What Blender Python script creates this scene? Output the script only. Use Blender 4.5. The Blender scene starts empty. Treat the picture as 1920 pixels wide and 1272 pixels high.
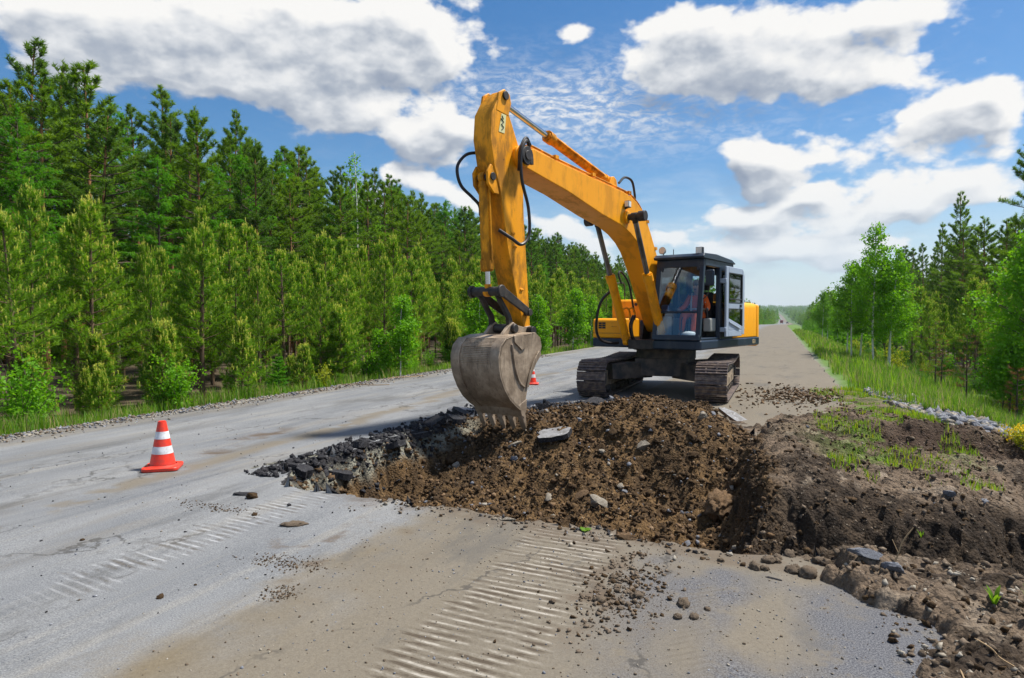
import bpy, bmesh, math, random
import numpy as np
from mathutils import Vector, Matrix
R_=math.radians
S=bpy.context.scene; COL=S.collection

# ------------------------------------------------------------------ camera
cam_d=bpy.data.cameras.new("camera"); cam=bpy.data.objects.new("camera",cam_d); COL.objects.link(cam)
cam_d.sensor_width=36; cam_d.lens=36*1236/1920; cam_d.clip_start=0.05; cam_d.clip_end=8000
CAMZ=1.65; YAW=22.2
cam.location=(0,0,CAMZ); cam.rotation_euler=(R_(90-1.76),0,R_(YAW))
S.camera=cam

# ------------------------------------------------------------------ render / light
S.view_settings.view_transform='Standard'; S.view_settings.look='None'
S.view_settings.gamma=1; S.view_settings.exposure=0.76
S.cycles.max_bounces=7; S.cycles.diffuse_bounces=3; S.cycles.glossy_bounces=3
S.cycles.transmission_bounces=6; S.cycles.transparent_max_bounces=12
S.cycles.use_denoising=True
S.cycles.caustics_reflective=False; S.cycles.caustics_refractive=False
SUN_EL=61.0
# direction towards the sun, worked out in the camera's heading: right of the view and a little ahead of it
_y=R_(YAW); _a=Vector((math.cos(_y),math.sin(_y),0)); _f=Vector((-math.sin(_y),math.cos(_y),0))
_h=(_a*0.95+_f*0.28).normalized()
SUN=Vector((_h.x*math.cos(R_(SUN_EL)),_h.y*math.cos(R_(SUN_EL)),math.sin(R_(SUN_EL))))
sd=bpy.data.lights.new("sun",'SUN'); sd.energy=4.2; sd.angle=R_(5); sd.color=(1,0.95,0.86)
so=bpy.data.objects.new("sun",sd); COL.objects.link(so); so.rotation_euler=SUN.to_track_quat('Z','Y').to_euler()

# ------------------------------------------------------------------ node helpers
def nd(nt,t,**kw):
    n=nt.nodes.new(t)
    for k,v in kw.items(): setattr(n,k,v)
    return n
def put(nt,sock,v):
    if isinstance(v,bpy.types.NodeSocket): nt.links.new(v,sock)
    elif isinstance(v,(tuple,list)) and sock.type=='RGBA' and len(v)==3: sock.default_value=(*v,1)
    else: sock.default_value=v
def M(nt,op,a,b=None,c=None,clamp=False):
    n=nd(nt,'ShaderNodeMath',operation=op,use_clamp=clamp); put(nt,n.inputs[0],a)
    if b is not None: put(nt,n.inputs[1],b)
    if c is not None: put(nt,n.inputs[2],c)
    return n.outputs[0]
def VM(nt,op,a,b=None,out=0):
    n=nd(nt,'ShaderNodeVectorMath',operation=op); put(nt,n.inputs[0],a)
    if b is not None: put(nt,n.inputs[3 if op=='SCALE' else 1],b)
    return n.outputs[out]
def MX(nt,f,a,b,mode='MIX'):
    n=nd(nt,'ShaderNodeMix',data_type='RGBA',blend_type=mode); put(nt,n.inputs[0],f); put(nt,n.inputs[6],a); put(nt,n.inputs[7],b)
    return n.outputs[2]
def NZ(nt,vec,scale,detail=4,rough=.55,dist=0,out=0,dim='3D'):
    n=nd(nt,'ShaderNodeTexNoise',noise_dimensions=dim)
    if vec is not None: nt.links.new(vec,n.inputs['Vector'])
    n.inputs['Scale'].default_value=scale; n.inputs['Detail'].default_value=detail; n.inputs['Roughness'].default_value=rough; n.inputs['Distortion'].default_value=dist
    return n.outputs[out]
def VO(nt,vec,scale,feature='F1',out=0,rnd=1):
    n=nd(nt,'ShaderNodeTexVoronoi',feature=feature)
    if vec is not None: nt.links.new(vec,n.inputs['Vector'])
    n.inputs['Scale'].default_value=scale; n.inputs['Randomness'].default_value=rnd
    return n.outputs[out]
def SS(nt,v,lo,hi):
    n=nd(nt,'ShaderNodeMapRange',interpolation_type='SMOOTHSTEP'); put(nt,n.inputs[0],v); put(nt,n.inputs[1],lo); put(nt,n.inputs[2],hi)
    return n.outputs[0]
def RP(nt,f,stops):
    n=nd(nt,'ShaderNodeValToRGB'); put(nt,n.inputs[0],f); e=n.color_ramp.elements
    while len(e)<len(stops): e.new(.5)
    for i,(p,c) in enumerate(stops): e[i].position=p; e[i].color=(*c,1)
    return n.outputs[0]
def newmat(name):
    m=bpy.data.materials.new(name); m.use_nodes=True; nt=m.node_tree
    return m,nt,nt.nodes['Principled BSDF']
def OBJ(nt): return nd(nt,'ShaderNodeTexCoord').outputs['Object']
def XYZ(nt,v):
    n=nd(nt,'ShaderNodeSeparateXYZ'); nt.links.new(v,n.inputs[0]); return n.outputs
def CXYZ(nt,x,y,z):
    n=nd(nt,'ShaderNodeCombineXYZ'); put(nt,n.inputs[0],x); put(nt,n.inputs[1],y); put(nt,n.inputs[2],z); return n.outputs[0]
def MP(nt,v,scale=(1,1,1),loc=(0,0,0)):
    n=nd(nt,'ShaderNodeMapping'); nt.links.new(v,n.inputs[0]); n.inputs['Scale'].default_value=scale; n.inputs['Location'].default_value=loc
    return n.outputs[0]
def BUMP(nt,b,h,strength=.4,dist=.02):
    n=nd(nt,'ShaderNodeBump'); n.inputs['Strength'].default_value=strength; n.inputs['Distance'].default_value=dist
    nt.links.new(h,n.inputs['Height']); nt.links.new(n.outputs[0],b.inputs['Normal'])

# ------------------------------------------------------------------ sky with clouds
W=bpy.data.worlds.new("World"); S.world=W; W.use_nodes=True
wt=W.node_tree; wt.nodes.clear()
CLOUDS=[(-0.978,0.363,0.075,0.026),(-0.853,0.375,0.164,0.045),(-0.696,0.394,0.198,0.047),(-0.561,0.406,0.134,0.054),(-0.515,0.369,0.071,0.034),(-0.854,0.329,0.164,0.037),(-0.697,0.329,0.174,0.04),(-0.638,0.289,0.1,0.028),(-0.968,0.309,0.052,0.027),(-0.467,0.275,0.104,0.035),(-0.523,0.259,0.061,0.023),(-0.015,0.38,0.167,0.047),(-0.167,0.353,0.093,0.026),(-0.035,0.331,0.108,0.03),(0.086,0.309,0.096,0.03),(0.134,0.371,0.069,0.032),(-0.13,0.4,0.059,0.029),(0.171,0.235,0.094,0.043),(0.215,0.266,0.059,0.028),(0.248,0.239,0.031,0.032),(0.008,0.214,0.076,0.034),(-0.034,0.228,0.044,0.026),(-0.069,0.143,0.067,0.028),(-0.019,0.147,0.043,0.023),(0.063,0.128,0.059,0.032),(0.119,0.155,0.056,0.035),(0.233,0.164,0.048,0.022),(0.161,0.148,0.048,0.021),(-0.551,0.209,0.041,0.025),(-0.484,0.196,0.045,0.021),(-0.267,0.114,0.061,0.032),(-0.331,0.138,0.05,0.018),(-0.15,0.119,0.031,0.015),(0.023,0.091,0.101,0.02),(-0.083,0.098,0.068,0.018),(0.089,0.091,0.076,0.019),(-0.3,0.399,0.028,0.018),(-0.02,0.19,0.032,0.014),(0.03,0.165,0.03,0.012),(-0.6,0.165,0.05,0.02),(-0.42,0.17,0.05,0.018)]
def cloud_group():
    g=bpy.data.node_groups.new("cloud_density",'ShaderNodeTree')
    g.interface.new_socket("azel",in_out='INPUT',socket_type='NodeSocketVector')
    g.interface.new_socket("density",in_out='OUTPUT',socket_type='NodeSocketFloat')
    g.interface.new_socket("mass",in_out='OUTPUT',socket_type='NodeSocketFloat')
    gi=g.nodes.new('NodeGroupInput'); go=g.nodes.new('NodeGroupOutput'); v=gi.outputs[0]
    warp=NZ(g,MP(g,v,(1,1.5,1)),9,2,.5,out=1,dim='2D')
    w2=VM(g,'SCALE',VM(g,'SUBTRACT',warp,(.5,.5,.5)),0.055)
    vw=VM(g,'ADD',v,w2)
    acc=None
    for (a,e,sa,se) in CLOUDS:
        d=VM(g,'SUBTRACT',vw,(a,e,0)); d=VM(g,'MULTIPLY',d,(1/sa,1/se,0))
        q=VM(g,'DOT_PRODUCT',d,d,out=1)
        q=M(g,'POWER',2.0,M(g,'MULTIPLY',q,-1.55))
        acc=q if acc is None else M(g,'ADD',acc,q)
    acc=M(g,'MINIMUM',acc,1.35)
    # elsewhere in the sky: plain broken cumulus
    az=XYZ(g,v)[0]; el=XYZ(g,v)[1]
    off=M(g,'MAXIMUM',SS(g,M(g,'ABSOLUTE',M(g,'ADD',az,.39)),.72,.85),SS(g,el,.43,.5))
    bn=NZ(g,MP(g,v,(1,2,1)),3.2,2,.5,dim='2D')
    acc=M(g,'ADD',acc,M(g,'MULTIPLY',off,SS(g,bn,.45,.66)))
    mp=MP(g,v,(1,1.7,1))
    n1=NZ(g,mp,14,7,.56,dim='2D')
    vo=nd(g,'ShaderNodeTexVoronoi',feature='F1',voronoi_dimensions='2D'); g.links.new(VM(g,'ADD',mp,VM(g,'SCALE',VM(g,'SUBTRACT',NZ(g,mp,30,2,.5,out=1,dim='2D'),(.5,.5,.5)),.03)),vo.inputs['Vector']); vo.inputs['Scale'].default_value=26; vo.inputs['Detail'].default_value=1
    bil=M(g,'SUBTRACT',.5,vo.outputs[0])
    n=M(g,'ADD',M(g,'MULTIPLY',M(g,'SUBTRACT',n1,.5),2.5),M(g,'MULTIPLY',bil,.55))
    dens=M(g,'ADD',M(g,'SUBTRACT',acc,.54),M(g,'MULTIPLY',n,.60))
    g.links.new(dens,go.inputs[0]); g.links.new(acc,go.inputs[1]); return g
CG=cloud_group()
dirv=nd(wt,'ShaderNodeTexCoord').outputs['Generated']
dx,dy,dz=XYZ(wt,VM(wt,'NORMALIZE',dirv))
az=M(wt,'ARCTAN2',dx,dy); el=M(wt,'ARCSINE',dz)
azel=CXYZ(wt,az,el,0)
def dens(off):
    n=wt.nodes.new('ShaderNodeGroup'); n.node_tree=CG
    put(wt,n.inputs[0],VM(wt,'ADD',azel,off)); return n.outputs
d0,m0=dens((0,0,0)); d1,m1=dens((.010,.022,0))
cov=SS(wt,d0,-.14,.32)
# ripples of high thin cloud
rv=MP(wt,azel,(1,2.6,1)); rw=VM(wt,'ADD',rv,VM(wt,'SCALE',VM(wt,'SUBTRACT',NZ(wt,rv,12,2,.5,out=1,dim='2D'),(.5,.5,.5)),.05))
rip=NZ(wt,rw,48,4,.62,dim='2D')
rmask=M(wt,'POWER',2.0,M(wt,'MULTIPLY',VM(wt,'DOT_PRODUCT',VM(wt,'MULTIPLY',VM(wt,'SUBTRACT',azel,(-.27,.305,0)),(1/.27,1/.058,0)),VM(wt,'MULTIPLY',VM(wt,'SUBTRACT',azel,(-.27,.305,0)),(1/.27,1/.058,0)),out=1),-1.6))
ripc=M(wt,'MULTIPLY',M(wt,'ADD',SS(wt,rip,.34,.74),.18),M(wt,'MULTIPLY',rmask,.80))
veil=M(wt,'MULTIPLY',SS(wt,NZ(wt,MP(wt,azel,(1,4,1)),7,5,.6,dim='2D'),.42,.75),M(wt,'MULTIPLY',SS(wt,el,.30,.02),.55))
cov=M(wt,'MAXIMUM',cov,M(wt,'MAXIMUM',ripc,veil))
sky=nd(wt,'ShaderNodeTexSky',sky_type='NISHITA',sun_disc=False,sun_elevation=R_(SUN_EL),sun_rotation=math.atan2(SUN.x,SUN.y))
sky.air_density=1.0; sky.dust_density=.6; sky.ozone_density=2.2
hs=nd(wt,'ShaderNodeHueSaturation'); hs.inputs['Saturation'].default_value=1.34; hs.inputs['Value'].default_value=1.0; wt.links.new(sky.outputs[0],hs.inputs['Color'])
bgs=nd(wt,'ShaderNodeBackground'); wt.links.new(hs.outputs[0],bgs.inputs[0]); bgs.inputs[1].default_value=.073
# cloud body: bright where it faces the light, greyer through its thick middle and base
lit=M(wt,'SUBTRACT',d0,d1); litm=M(wt,'SUBTRACT',m0,m1)
soft=NZ(wt,MP(wt,azel,(1,2.6,1)),5,2,.5,dim='2D')
sh=M(wt,'ADD',M(wt,'ADD',M(wt,'MULTIPLY',SS(wt,m0,.6,1.3),.44),M(wt,'MULTIPLY',M(wt,'SUBTRACT',soft,.5),.7)),M(wt,'ADD',M(wt,'MULTIPLY',lit,-.50),M(wt,'MULTIPLY',litm,-.62)),clamp=True)
cc=RP(wt,sh,[(0,(1,.99,.97)),(.3,(.80,.82,.85)),(.65,(.47,.52,.60)),(1,(.30,.36,.47))])
bgc=nd(wt,'ShaderNodeBackground'); wt.links.new(cc,bgc.inputs[0]); bgc.inputs[1].default_value=.565
mxs=nd(wt,'ShaderNodeMixShader'); wt.links.new(cov,mxs.inputs[0]); wt.links.new(bgs.outputs[0],mxs.inputs[1]); wt.links.new(bgc.outputs[0],mxs.inputs[2])
# whitish air along the horizon
bgh=nd(wt,'ShaderNodeBackground'); bgh.inputs[0].default_value=(.74,.86,.97,1); bgh.inputs[1].default_value=.53
hz=M(wt,'MULTIPLY',SS(wt,el,.22,.0),.74)
mh=nd(wt,'ShaderNodeMixShader'); wt.links.new(hz,mh.inputs[0]); wt.links.new(mxs.outputs[0],mh.inputs[1]); wt.links.new(bgh.outputs[0],mh.inputs[2])
wo=nd(wt,'ShaderNodeOutputWorld'); wt.links.new(mh.outputs[0],wo.inputs[0])
W.cycles.sampling_method='MANUAL'; W.cycles.sample_map_resolution=1024

# ------------------------------------------------------------------ materials
def plain(name,c1,c2=None,rough=.6,metal=0,scale=6,detail=5,lo=.35,hi=.65,bump=0,bs=40,spec=.5):
    m,nt,b=newmat(name); o=OBJ(nt)
    if c2 is None: b.inputs['Base Color'].default_value=(*c1,1)
    else: put(nt,b.inputs['Base Color'],MX(nt,SS(nt,NZ(nt,o,scale,detail,.6),lo,hi),c1,c2))
    b.inputs['Roughness'].default_value=rough; b.inputs['Metallic'].default_value=metal; b.inputs['Specular IOR Level'].default_value=spec
    if bump: BUMP(nt,b,NZ(nt,o,bs,4,.6),bump,.01)
    return m
def worn_paint(name,col,dirt,amount,rough=.48,chips=.5,chipcol=(.04,.025,.015)):
    m,nt,b=newmat(name); o=OBJ(nt)
    n1=NZ(nt,o,1.3,6,.65); n2=NZ(nt,MP(nt,o,(1,1,.35)),5,6,.65); n3=NZ(nt,o,17,5,.7)
    dm=M(nt,'MULTIPLY',SS(nt,M(nt,'MULTIPLY',n2,M(nt,'ADD',n1,.5)),.52-.12*amount,.72-.1*amount),.55*amount+.12)
    c=MX(nt,dm,col,dirt)
    c=MX(nt,M(nt,'MULTIPLY',SS(nt,NZ(nt,o,.8,3,.5),.35,.7),.22),c,(col[0]*1.12,col[1]*1.25,col[2]*1.3+.01))
    ch=M(nt,'MULTIPLY',SS(nt,n3,.66,.70),SS(nt,n1,.62-.2*chips,.7-.1*chips))
    c=MX(nt,ch,c,chipcol)
    put(nt,b.inputs['Base Color'],c)
    put(nt,b.inputs['Roughness'],M(nt,'ADD',rough,M(nt,'MULTIPLY',dm,.4)))
    b.inputs['Specular IOR Level'].default_value=.3
    BUMP(nt,b,NZ(nt,o,30,4,.6),.06,.01)
    return m
MT={}
MT['yellow']=worn_paint('yellow_paint',(.92,.365,.002),(.26,.10,.02),.48,chips=.6)
MT['yellow_worn']=worn_paint('worn_yellow_paint',(.90,.35,.002),(.07,.034,.012),1.0,chips=1.0)
MT['yellow_clean']=worn_paint('hood_yellow_paint',(.92,.38,.003),(.50,.25,.06),.25,chips=.0)
MT['navy']=worn_paint('navy_paint',(.018,.032,.055),(.10,.10,.10),.4,rough=.35,chips=.1)
MT['door_grey']=worn_paint('door_grey_paint',(.36,.42,.52),(.20,.20,.20),.25,rough=.45,chips=0)
MT['black']=plain('black_grease',(.012,.011,.011),(.045,.035,.028),rough=.55,scale=9)
MT['dark_steel']=plain('dark_muddy_steel',(.035,.033,.034),(.13,.10,.075),rough=.7,scale=4,bump=.2)
MT['frame_mud']=plain('track_frame_mud',(.20,.15,.10),(.36,.28,.19),rough=.85,scale=5,bump=.3)
m,nt,b=newmat('track_steel'); o=OBJ(nt)
put(nt,b.inputs['Base Color'],MX(nt,SS(nt,NZ(nt,o,9,6,.65),.4,.65),(.085,.068,.07),(.22,.165,.13)))
b.inputs['Metallic'].default_value=.35; b.inputs['Roughness'].default_value=.55; BUMP(nt,b,NZ(nt,o,45,4,.6),.25,.01); MT['track']=m
m,nt,b=newmat('bucket_steel'); o=OBJ(nt)
s=MP(nt,o,(1,1,.15)); c=MX(nt,SS(nt,NZ(nt,o,3,6,.65),.35,.68),(.21,.155,.105),(.44,.345,.25))
c=MX(nt,M(nt,'MULTIPLY',SS(nt,NZ(nt,s,28,4,.6),.52,.68),.5),c,(.085,.06,.042))
put(nt,b.inputs['Base Color'],c); b.inputs['Metallic'].default_value=.08; b.inputs['Roughness'].default_value=.55; BUMP(nt,b,NZ(nt,o,22,6,.65),.35,.015); MT['bucket']=m
MT['chrome']=plain('chrome_rod',(.55,.55,.56),rough=.18,metal=1)
MT['rod_dark']=plain('dull_rod',(.25,.24,.25),(.10,.10,.11),rough=.3,metal=.9,scale=3)
MT['rubber']=plain('black_rubber',(.012,.012,.014),rough=.5)
MT['lens']=plain('lamp_lens',(.75,.76,.74),rough=.1)
MT['blackplastic']=plain('black_plastic',(.02,.022,.026),rough=.45)
MT['seat']=plain('seat_cloth',(.03,.03,.035),rough=.9)
MT['greyplastic']=plain('grey_plastic',(.30,.31,.29),rough=.6)
MT['bluish']=plain('blue_plastic',(.03,.12,.35),rough=.5)
MT['whitecloth']=plain('white_bag',(.6,.62,.65),rough=.7)
MT['sticker']=plain('pale_sticker',(.72,.70,.36),rough=.5)
MT['ink']=plain('black_ink',(.02,.02,.02),rough=.6)
MT['mark']=plain('worn_pale_lettering',(.55,.42,.22),rough=.6)
MT['mark_y']=plain('worn_light_lettering',(.85,.55,.18),rough=.6)
MT['cone']=plain('cone_red',(.84,.04,.012),(.60,.05,.03),rough=.42,scale=14)
MT['cone_white']=plain('cone_white_band',(.80,.81,.84),(.55,.55,.56),rough=.35,scale=10)
MT['vest']=plain('orange_hi_vis',(.88,.13,.01),rough=.8)
MT['reflect']=plain('silver_reflective_tape',(.6,.6,.55),rough=.4)
MT['skin']=plain('skin',(.42,.22,.15),rough=.55)
MT['hair']=plain('dark_hair',(.012,.01,.009),rough=.6)
MT['trousers']=plain('dark_trousers',(.03,.035,.05),rough=.85)
def glass(name,tint,refl=.22):
    m,nt,b=newmat(name); nt.nodes.remove(b)
    t=nd(nt,'ShaderNodeBsdfTransparent'); t.inputs[0].default_value=(*tint,1)
    g=nd(nt,'ShaderNodeBsdfGlossy'); g.inputs['Roughness'].default_value=.02; g.inputs[0].default_value=(.9,.95,1,1)
    fr=nd(nt,'ShaderNodeFresnel'); fr.inputs[0].default_value=1.45
    mx=nd(nt,'ShaderNodeMixShader'); nt.links.new(M(nt,'ADD',fr.outputs[0],refl-.04,clamp=True),mx.inputs[0])
    nt.links.new(t.outputs[0],mx.inputs[1]); nt.links.new(g.outputs[0],mx.inputs[2])
    nt.links.new(mx.outputs[0],nt.nodes['Material Output'].inputs[0]); return m
MT['glass']=glass('cab_glass',(.80,.87,.90),.07)
MT['tint']=glass('tinted_glass',(.42,.55,.56),.12)

def leafmat(name,c1,c2,trans=.35,tcol=None,rough=.55,nscale=1.6):
    m,nt,b=newmat(name); o=OBJ(nt); oi=nd(nt,'ShaderNodeObjectInfo')
    f=M(nt,'ADD',M(nt,'MULTIPLY',SS(nt,NZ(nt,o,nscale,4,.6),.3,.7),.7),M(nt,'MULTIPLY',oi.outputs['Random'],.3))
    c=MX(nt,f,c1,c2)
    b.inputs['Roughness'].default_value=rough; b.inputs['Specular IOR Level'].default_value=.25
    nt.links.new(c,b.inputs['Base Color'])
    t=nd(nt,'ShaderNodeBsdfTranslucent'); 
    k=tcol or (1.35,1.25,.6)
    nt.links.new(MX(nt,1,c,(*k,),'MULTIPLY'),t.inputs[0])
    mx=nd(nt,'ShaderNodeMixShader'); mx.inputs[0].default_value=trans
    nt.links.new(b.outputs[0],mx.inputs[1]); nt.links.new(t.outputs[0],mx.inputs[2])
    nt.links.new(mx.outputs[0],nt.nodes['Material Output'].inputs[0]); return m
MT['pine_young']=leafmat('young_pine_needles',(.090,.225,.012),(.20,.365,.022),.5)
MT['candle']=leafmat('pine_candles',(.48,.56,.10),(.66,.66,.17),.4)
MT['pine_tall']=leafmat('tall_pine_needles',(.080,.190,.012),(.165,.285,.020),.5,nscale=.7)
MT['pine_blue']=leafmat('dark_pine_needles',(.058,.150,.018),(.115,.22,.026),.5,nscale=.7)
MT['larch']=leafmat('larch_needles',(.075,.26,.010),(.13,.36,.016),.5)
MT['birch']=leafmat('birch_leaves',(.11,.30,.010),(.19,.42,.016),.5)
MT['birch_dark']=leafmat('birch_leaves_dark',(.075,.22,.010),(.13,.31,.016),.5)
MT['shrub']=leafmat('shrub_leaves',(.06,.17,.015),(.10,.25,.03),.4)
MT['yellowgreen']=leafmat('yellow_green_leaves',(.22,.30,.02),(.34,.36,.03),.45)
MT['deadneedle']=leafmat('dead_needles',(.22,.10,.03),(.34,.17,.05),.2,(1,1,1))
MT['grass']=leafmat('grass_blades',(.11,.25,.016),(.21,.36,.03),.5)
MT['dry_grass']=leafmat('dry_stalks',(.30,.27,.10),(.42,.36,.16),.4,(1,1,1))
MT['flower']=leafmat('yellow_petals',(.85,.55,.02),(.9,.7,.03),.3,(1,1,1))
def bark(name,c1,c2,sc=7):
    m,nt,b=newmat(name); o=OBJ(nt)
    put(nt,b.inputs['Base Color'],MX(nt,SS(nt,NZ(nt,MP(nt,o,(1,1,.3)),sc,5,.65),.38,.62),c1,c2)); b.inputs['Roughness'].default_value=.9
    BUMP(nt,b,NZ(nt,MP(nt,o,(1,1,.3)),sc*3,4,.6),.5,.02); return m
MT['bark_orange']=bark('orange_pine_bark',(.34,.16,.055),(.20,.10,.045))
MT['bark_dark']=bark('dark_bark',(.060,.045,.033),(.12,.085,.06))
MT['bark_twig']=bark('young_bark',(.10,.065,.04),(.17,.11,.065))
m,nt,b=newmat('birch_bark'); o=OBJ(nt)
put(nt,b.inputs['Base Color'],MX(nt,SS(nt,NZ(nt,MP(nt,o,(1,1,5)),2.2,5,.7),.58,.66),(.72,.70,.66),(.05,.045,.04))); b.inputs['Roughness'].default_value=.7; MT['bark_birch']=m
def rockmat(name,c1,c2,c3=None,sc=9,rough=.85):
    m,nt,b=newmat(name); o=OBJ(nt); oi=nd(nt,'ShaderNodeObjectInfo')
    v=nd(nt,'ShaderNodeVectorMath',operation='ADD'); nt.links.new(o,v.inputs[0]); nt.links.new(oi.outputs['Location'],v.inputs[1]); v=v.outputs[0]
    c=MX(nt,SS(nt,NZ(nt,v,sc,6,.7),.38,.62),c1,c2)
    if c3: c=MX(nt,SS(nt,NZ(nt,v,sc*3,4,.6),.56,.66),c,c3)
    put(nt,b.inputs['Base Color'],c); b.inputs['Roughness'].default_value=rough; BUMP(nt,b,NZ(nt,v,sc*4,5,.65),.6,.015); b.inputs['Specular IOR Level'].default_value=.2; return m
MT['rock_pale']=rockmat('pale_rock',(.34,.31,.26),(.20,.17,.13),(.10,.08,.06))
MT['rock_brown']=rockmat('brown_rock',(.17,.105,.055),(.10,.062,.034),(.24,.17,.105))
MT['rock_grey']=rockmat('grey_rock',(.20,.21,.24),(.11,.115,.13),(.34,.35,.38))
MT['asphalt_black']=rockmat('broken_asphalt',(.013,.013,.016),(.032,.031,.034),(.10,.10,.11),sc=22,rough=.75)
MT['clod']=rockmat('soil_clod',(.075,.046,.022),(.042,.026,.014),(.115,.075,.04),sc=18,rough=.95)
MT['clod_grey']=rockmat('dry_clod',(.17,.13,.095),(.10,.075,.052),(.23,.185,.14),sc=18,rough=.95)

# ------------------------------------------------------------------ numpy helpers
def sm(a,b,x): t=np.clip((x-a)/(b-a),0,1); return t*t*(3-2*t)
def pn(x,y,seed=0):
    xi=np.floor(x).astype(np.int64); yi=np.floor(y).astype(np.int64); xf=x-xi; yf=y-yi
    def g(ix,iy,fx,fy):
        h=(ix*374761393+iy*668265263+seed*1442695041)&0xffffffff
        h=((h^(h>>13))*1274126177)&0xffffffff; h=h^(h>>16)
        a=(h&0xffff)/65536.*6.28318530718
        return np.cos(a)*fx+np.sin(a)*fy
    u=xf**3*(xf*(xf*6-15)+10); v=yf**3*(yf*(yf*6-15)+10)
    a=g(xi,yi,xf,yf); b=g(xi+1,yi,xf-1,yf); c=g(xi,yi+1,xf,yf-1); d=g(xi+1,yi+1,xf-1,yf-1)
    return ((a+(b-a)*u)*(1-v)+(c+(d-c)*u)*v)*1.5
def fbm(x,y,s,octv=4,seed=0,ridge=False,gain=.5):
    r=0;a=1;f=1/s
    for k in range(octv):
        n=pn(x*f+k*7.3,y*f-k*3.1,seed+k); 
        if ridge: n=1-2*np.abs(n)
        r=r+n*a; a*=gain; f*=2
    return r
def A_(*v): return [np.asarray(q,float) for q in v]
def sdpoly(X,Y,P):
    P=np.array(P,float); d=np.full(X.shape,1e9); ins=np.zeros(X.shape,bool)
    for i in range(len(P)):
        a=P[i]; b=P[(i+1)%len(P)]; e=b-a; wx=X-a[0]; wy=Y-a[1]
        t=np.clip((wx*e[0]+wy*e[1])/(e@e),0,1); d=np.minimum(d,(wx-e[0]*t)**2+(wy-e[1]*t)**2)
        c=((a[1]>Y)!=(b[1]>Y))
        with np.errstate(divide='ignore',invalid='ignore'): xx=(b[0]-a[0])*(Y-a[1])/(b[1]-a[1])+a[0]
        ins^=c&(X<xx)
    return np.where(ins,1,-1)*np.sqrt(d)
def mk(name,V,F,mats=(),mi=None,smooth=False,parent=None,link=True):
    me=bpy.data.meshes.new(name); V=np.ascontiguousarray(V,dtype=np.float32)
    Fl=F if isinstance(F,list) else [F]
    Fl=[np.asarray(f,dtype=np.int32) for f in Fl if len(f)]
    nl=sum(f.size for f in Fl); npoly=sum(len(f) for f in Fl)
    me.vertices.add(len(V)); me.vertices.foreach_set('co',V.ravel())
    me.loops.add(nl); me.loops.foreach_set('vertex_index',np.concatenate([f.ravel() for f in Fl]))
    me.polygons.add(npoly); st=[];o=0
    for f in Fl: st.append(o+np.arange(len(f),dtype=np.int32)*f.shape[1]); o+=f.size
    me.polygons.foreach_set('loop_start',np.concatenate(st))
    if mi is not None: me.polygons.foreach_set('material_index',np.asarray(mi,dtype=np.int32))
    if smooth: me.polygons.foreach_set('use_smooth',np.ones(npoly,bool))
    for q in (mats if isinstance(mats,(list,tuple)) else [mats]): me.materials.append(q)
    me.update(calc_edges=True); 
    if not link: return me
    ob=bpy.data.objects.new(name,me); COL.objects.link(ob)
    if parent: ob.parent=parent
    return ob
def tag(o,label=None,cat=None,group=None,kind=None):
    if label: o['label']=label
    if cat: o['category']=cat
    if group: o['group']=group
    if kind: o['kind']=kind
    return o
def empty(name,loc=(0,0,0),rz=0,label=None,cat=None,group=None):
    o=bpy.data.objects.new(name,None); COL.objects.link(o); o.location=loc; o.rotation_euler=(0,0,rz); o.empty_display_size=.2
    return tag(o,label,cat,group)
def grid(xs,ys):
    X,Y=np.meshgrid(xs,ys); nx,ny=len(xs),len(ys)
    i=np.arange(nx*ny).reshape(ny,nx)
    F=np.stack([i[:-1,:-1],i[:-1,1:],i[1:,1:],i[1:,:-1]],-1).reshape(-1,4)
    return X.ravel(),Y.ravel(),F
def prune(V,F,keep,extra=None):
    F=F[keep]; u=np.unique(F); m=np.full(len(V),-1); m[u]=np.arange(len(u))
    return V[u],m[F],u
def vcol(ob,name,C):
    a=ob.data.color_attributes.new(name,'FLOAT_COLOR','POINT'); a.data.foreach_set('color',np.ascontiguousarray(C,dtype=np.float32).ravel())

# ------------------------------------------------------------------ the lie of the land
def zfar(Y): return -2.2*sm(90,600,Y)+13*sm(800,1500,Y)+20*sm(1350,2200,Y)
def bend(Y): return 7*sm(150,520,Y)-9*np.clip((Y-600)/800,0,3)**2
def hg(X,Y):
    X,Y=A_(X,Y); Xr=X-bend(Y)
    z=zfar(Y)
    z=z-.32*sm(-9.9,-12.0,Xr)+.10*fbm(X,Y,6,3,5)*sm(-11,-14,Xr)
    r=.16*sm(1.3,3.0,Xr)+1.15*sm(2.7,6.2,Xr)
    z=z-r+.12*fbm(X,Y,5,3,9)*sm(3,6,Xr)
    z=z+.05*fbm(X,Y,1.1,3,2)*(sm(2.0,3.5,Xr)+sm(-10.2,-11.5,Xr))
    return z
def rough_road(X,Y): return .010*fbm(X*.6,Y*.25,1.0,3,31)
POLA=[(-5.0,5.62),(-4.5,5.10),(-2.5,5.02),(-1.06,4.9),(-.2,4.82),(.02,6),(-.05,7.3),(-.18,8.6),(-.35,10),(-.9,11.2),(-1.8,11.6),(-3,11.4),(-4.2,10.9),(-4.9,9.8),(-5.03,7.5)]
POLB=[(-.6,4.83),(.57,4.93),(1.4,5.02),(3.4,5.05),(4.3,5.3),(4.3,7.7),(2.15,7.5),(.95,7.0),(.1,6.85),(-.6,6.6)]
def pitsd(X,Y):
    j=.10*fbm(X,Y,.55,4,71)+.03*fbm(X,Y,.12,2,75)
    return sdpoly(X,Y,POLA)+j, sdpoly(X,Y,POLB)+j
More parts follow.
